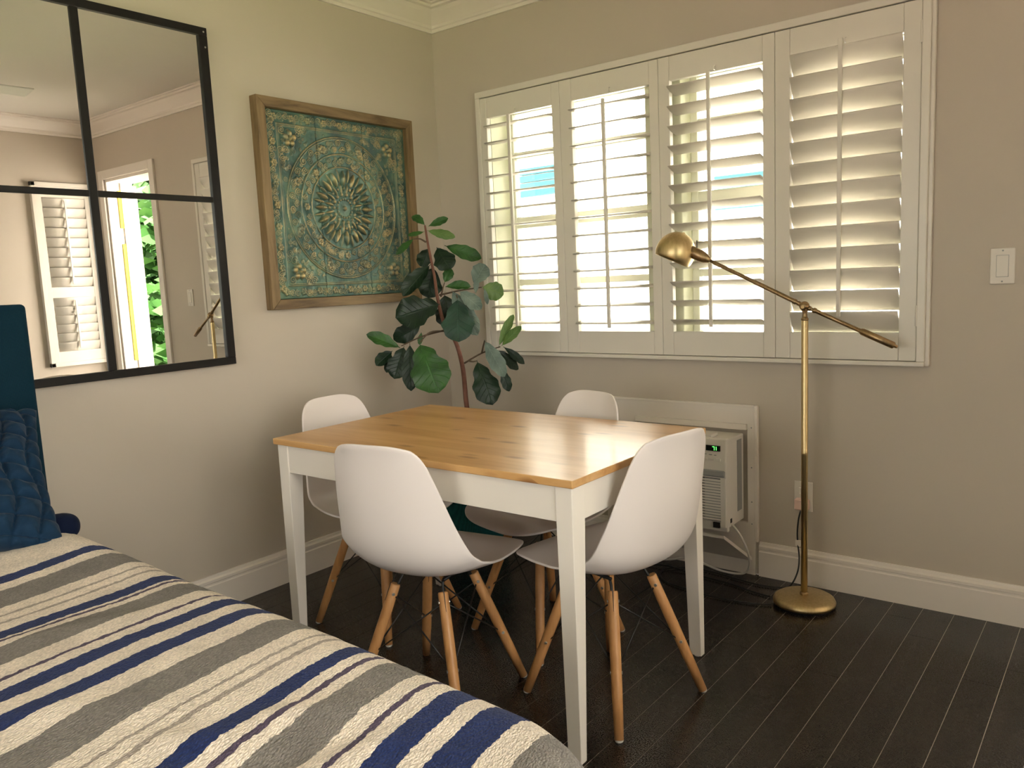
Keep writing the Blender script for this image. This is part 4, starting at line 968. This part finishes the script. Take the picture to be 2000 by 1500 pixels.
# ================================================================ BED
bd_ = thing('bed', 'bed with a tall teal upholstered headboard against the left wall', 'bed', (1.2, -2.8, 0))
bx, by = 1.2, -2.8
hb = obj('headboard', box(B(), .036 - bx, .112 - bx, -3.62 - by, -1.998 - by, .0, 1.213), M['teal'], bd_, bevel=.014, seg=4); hb['label'] = 'teal woven headboard'
obj('bed_base', box(B(), .13 - bx, 2.12 - bx, -3.46 - by, -2.25 - by, .10, .34), M['teal'], bd_, bevel=.01)
obj('mattress', box(B(), .13 - bx, 2.14 - bx, -3.46 - by, -2.25 - by, .34, .535), M['fan_white'], bd_, bevel=.04, seg=4)
for x_ in (.2, 2.05):
    for y_ in (-3.4, -2.33): obj('leg', box(B(), x_ - .03 - bx, x_ + .03 - bx, y_ - .03 - by, y_ + .03 - by, 0, .10), M['black'], bd_)
# blanket: cloth laid over the bed, hanging at the sides and foot
TOPZ, RR = .600, .13
bx0, bx1, by0, by1 = .125, 2.215, -3.48, -2.175
def blanket():
    A = np.arange(.125, 2.75, .0125); Bv = np.arange(-3.95, -1.70, .0125)
    AA, BB = np.meshgrid(A, Bv, indexing='ij')
    rc = .14; b1 = by1 - .045 * np.clip((AA - .9) / 1.2, 0, 1.2)
    cxq = np.clip(AA, None, bx1 - rc); cyq = np.minimum(np.maximum(BB, by0 + rc), b1 - rc)
    dx, dy = AA - cxq, BB - cyq
    hyp = np.hypot(dx, dy) + 1e-9
    ux, uy = dx / hyp, dy / hyp
    s = np.maximum(hyp - rc, 0); inn = np.minimum(hyp, rc); cxq = cxq + ux * inn; cyq = cyq + uy * inn
    arc = PI / 2 * RR
    hz = np.where(s < arc, RR * np.sin(np.minimum(s, arc) / RR), RR + (s - arc) * .03)
    vz_ = np.where(s < arc, RR * (1 - np.cos(np.minimum(s, arc) / RR)), RR + (s - arc))
    # folds on the hanging part
    along = np.where(np.abs(dx) > np.abs(dy), BB, AA)
    hang = np.clip((s - arc * .8) / .25, 0, 1)
    hz = hz + hang * .012 * np.sin(along * 19 + 1.3 * np.sin(along * 7))
    X = cxq + ux * hz; Y = cyq + uy * hz
    Z = TOPZ - vz_
    flat = 1 - np.clip(s / arc, 0, 1)
    Z = Z + flat * .012 * np.sin(X * 5.1 + .9 * np.sin(Y * 4)) * np.cos(Y * 3.3 + X)
    # soft rumples towards the foot of the bed
    for (cx_, cy_, ln, wd, ang, h) in ((1.84, -2.36, .10, .030, .9, .011), (1.78, -2.48, .09, .028, .6, .009), (1.90, -2.45, .10, .030, 1.1, -.008), (1.55, -2.55, .18, .04, .7, .006), (1.22, -2.40, .22, .04, 1.2, .005), (1.98, -2.36, .09, .028, 1.2, .007)):
        c_, s_ = math.cos(ang), math.sin(ang); u = (X - cx_) * c_ + (Y - cy_) * s_; v = -(X - cx_) * s_ + (Y - cy_) * c_
        Z = Z + h * np.exp(-(u / ln) ** 2 - (v / wd) ** 2)
    pil = np.clip((.62 - X) / .12, 0, 1) * np.clip((-2.14 - Y) / .06, 0, 1); Z = Z - .022 * pil * pil
    rs_ = np.random.RandomState(2)
    # plush pile unevenness
    Z = Z + rs_.uniform(-.0009, .0009, Z.shape) * (s < arc * 1.2)
    Z = np.maximum(Z, .10)
    co = np.stack([X, Y, Z], -1).reshape(-1, 3)
    na, nb = AA.shape; idx = np.arange(na * nb).reshape(na, nb)
    f = np.stack([idx[:-1, :-1], idx[1:, :-1], idx[1:, 1:], idx[:-1, 1:]], -1).reshape(-1, 4)
    me = bpy.data.meshes.new('striped_blanket'); me.from_pydata(co.tolist(), [], f.tolist())
    uv = me.uv_layers.new(name='UVMap'); fl2 = f.reshape(-1); U = np.stack([(AA + .03 - .015 * np.clip((AA - 1.6) / .5, 0, 1) + .13 * np.clip(BB + 2.35, -.4, .3)).reshape(-1)[fl2], BB.reshape(-1)[fl2]], 1)
    uv.data.foreach_set('uv', U.astype(np.float32).reshape(-1)); me.polygons.foreach_set('use_smooth', [True] * len(f)); me.materials.append(M['blanket'])
    o = bpy.data.objects.new('striped_blanket', me); C.objects.link(o)
    so_ = o.modifiers.new('thick', 'SOLIDIFY'); so_.thickness = .008; so_.offset = -1
    return tag(o, 'plush blanket with navy, grey and cream stripes spread over the bed', 'blanket')
blanket()

# pillows
def pillow(name, W_, H_, T_, quilt, m, M4, label, nx=90, ny=90, pw=3.2):
    u = np.linspace(-1, 1, nx); v = np.linspace(-1, 1, ny); U, V = np.meshgrid(u, v, indexing='ij')
    edge = (1 - np.abs(U) ** pw) * (1 - np.abs(V) ** pw); th = np.clip(edge, 0, 1) ** .48
    pinch = 1 - .07 * (1 - np.abs(V) ** 2) * np.abs(U) ** 6; pin2 = 1 - .07 * (1 - np.abs(U) ** 2) * np.abs(V) ** 6
    X = U * W_ / 2 * pinch; Y = V * H_ / 2 * pin2
    q = 0
    if quilt:
        cx_, cy_ = quilt; wx = X + .010 * np.sin(Y * 23 + 1); wy = Y + .009 * np.sin(X * 19 + 2)
        a = np.abs(np.sin(PI * wx / cx_)) ; b_ = np.abs(np.sin(PI * wy / cy_)); q = (np.minimum(a, b_) ** .55 - .6) * .030 * th ** .3
        q = q + .003 * np.sin(X * 95 + 3 * np.sin(Y * 60)) * np.sin(Y * 80) * th
    Zf = T_ / 2 * th + q; Zb = -T_ / 2 * th
    co = np.concatenate([np.stack([X, Y, Zf], -1).reshape(-1, 3), np.stack([X, Y, Zb], -1).reshape(-1, 3)])
    idx = np.arange(nx * ny).reshape(nx, ny); f = np.stack([idx[:-1, :-1], idx[1:, :-1], idx[1:, 1:], idx[:-1, 1:]], -1).reshape(-1, 4)
    f2 = f[:, ::-1] + nx * ny
    me = bpy.data.meshes.new(name); me.from_pydata(co.tolist(), [], np.concatenate([f, f2]).tolist())
    bm = bmesh.new(); bm.from_mesh(me); bmesh.ops.remove_doubles(bm, verts=bm.verts, dist=.0008); bm.to_mesh(me); bm.free()
    me.polygons.foreach_set('use_smooth', [True] * len(me.polygons)); me.materials.append(m)
    o = bpy.data.objects.new(name, me); C.objects.link(o); o.matrix_world = M4
    return tag(o, label, 'pillow')
def lean(c, tilt, yaw=0, roll=0):   # local x -> -Y (across the bed), local y -> up, local z -> +X (towards the foot)
    R0 = Matrix(((0, 0, 1), (-1, 0, 0), (0, 1, 0))).transposed().transposed()
    R0 = Matrix(((0, 0, 1, 0), (1, 0, 0, 0), (0, 1, 0, 0), (0, 0, 0, 1)))
    return Matrix.Translation(Vector(c)) @ Matrix.Rotation(yaw, 4, 'Z') @ Matrix.Rotation(tilt, 4, 'Y') @ R0 @ Matrix.Rotation(roll, 4, 'Z')
pillow('quilted_pillow', .60, .50, .13, (.062, .056), M['quilt'], lean((.372, -2.400, .785), -.86, 0, -.22), 'deep blue quilted velvet pillow leaning against the teal headboard', nx=170, ny=140)
bo = obj('velvet_pillow', lathe(B(), [(.042 * math.cos(t_) ** .8 if math.cos(t_) > 1e-6 else 0, math.copysign(.125 + .045 * abs(math.sin(t_)), math.sin(t_))) for t_ in [-PI / 2 + PI * k / 23 for k in range(24)]], Matrix.Scale(.9, 4, (0, 0, 1)) @ axis_m((0, 0, 0), (.48, .877, 0)), 32), M['navy'], smooth=True, loc=(.450, -2.240, .610))
tag(bo, 'small dark navy pillow end tucked behind the quilted pillow', 'pillow')
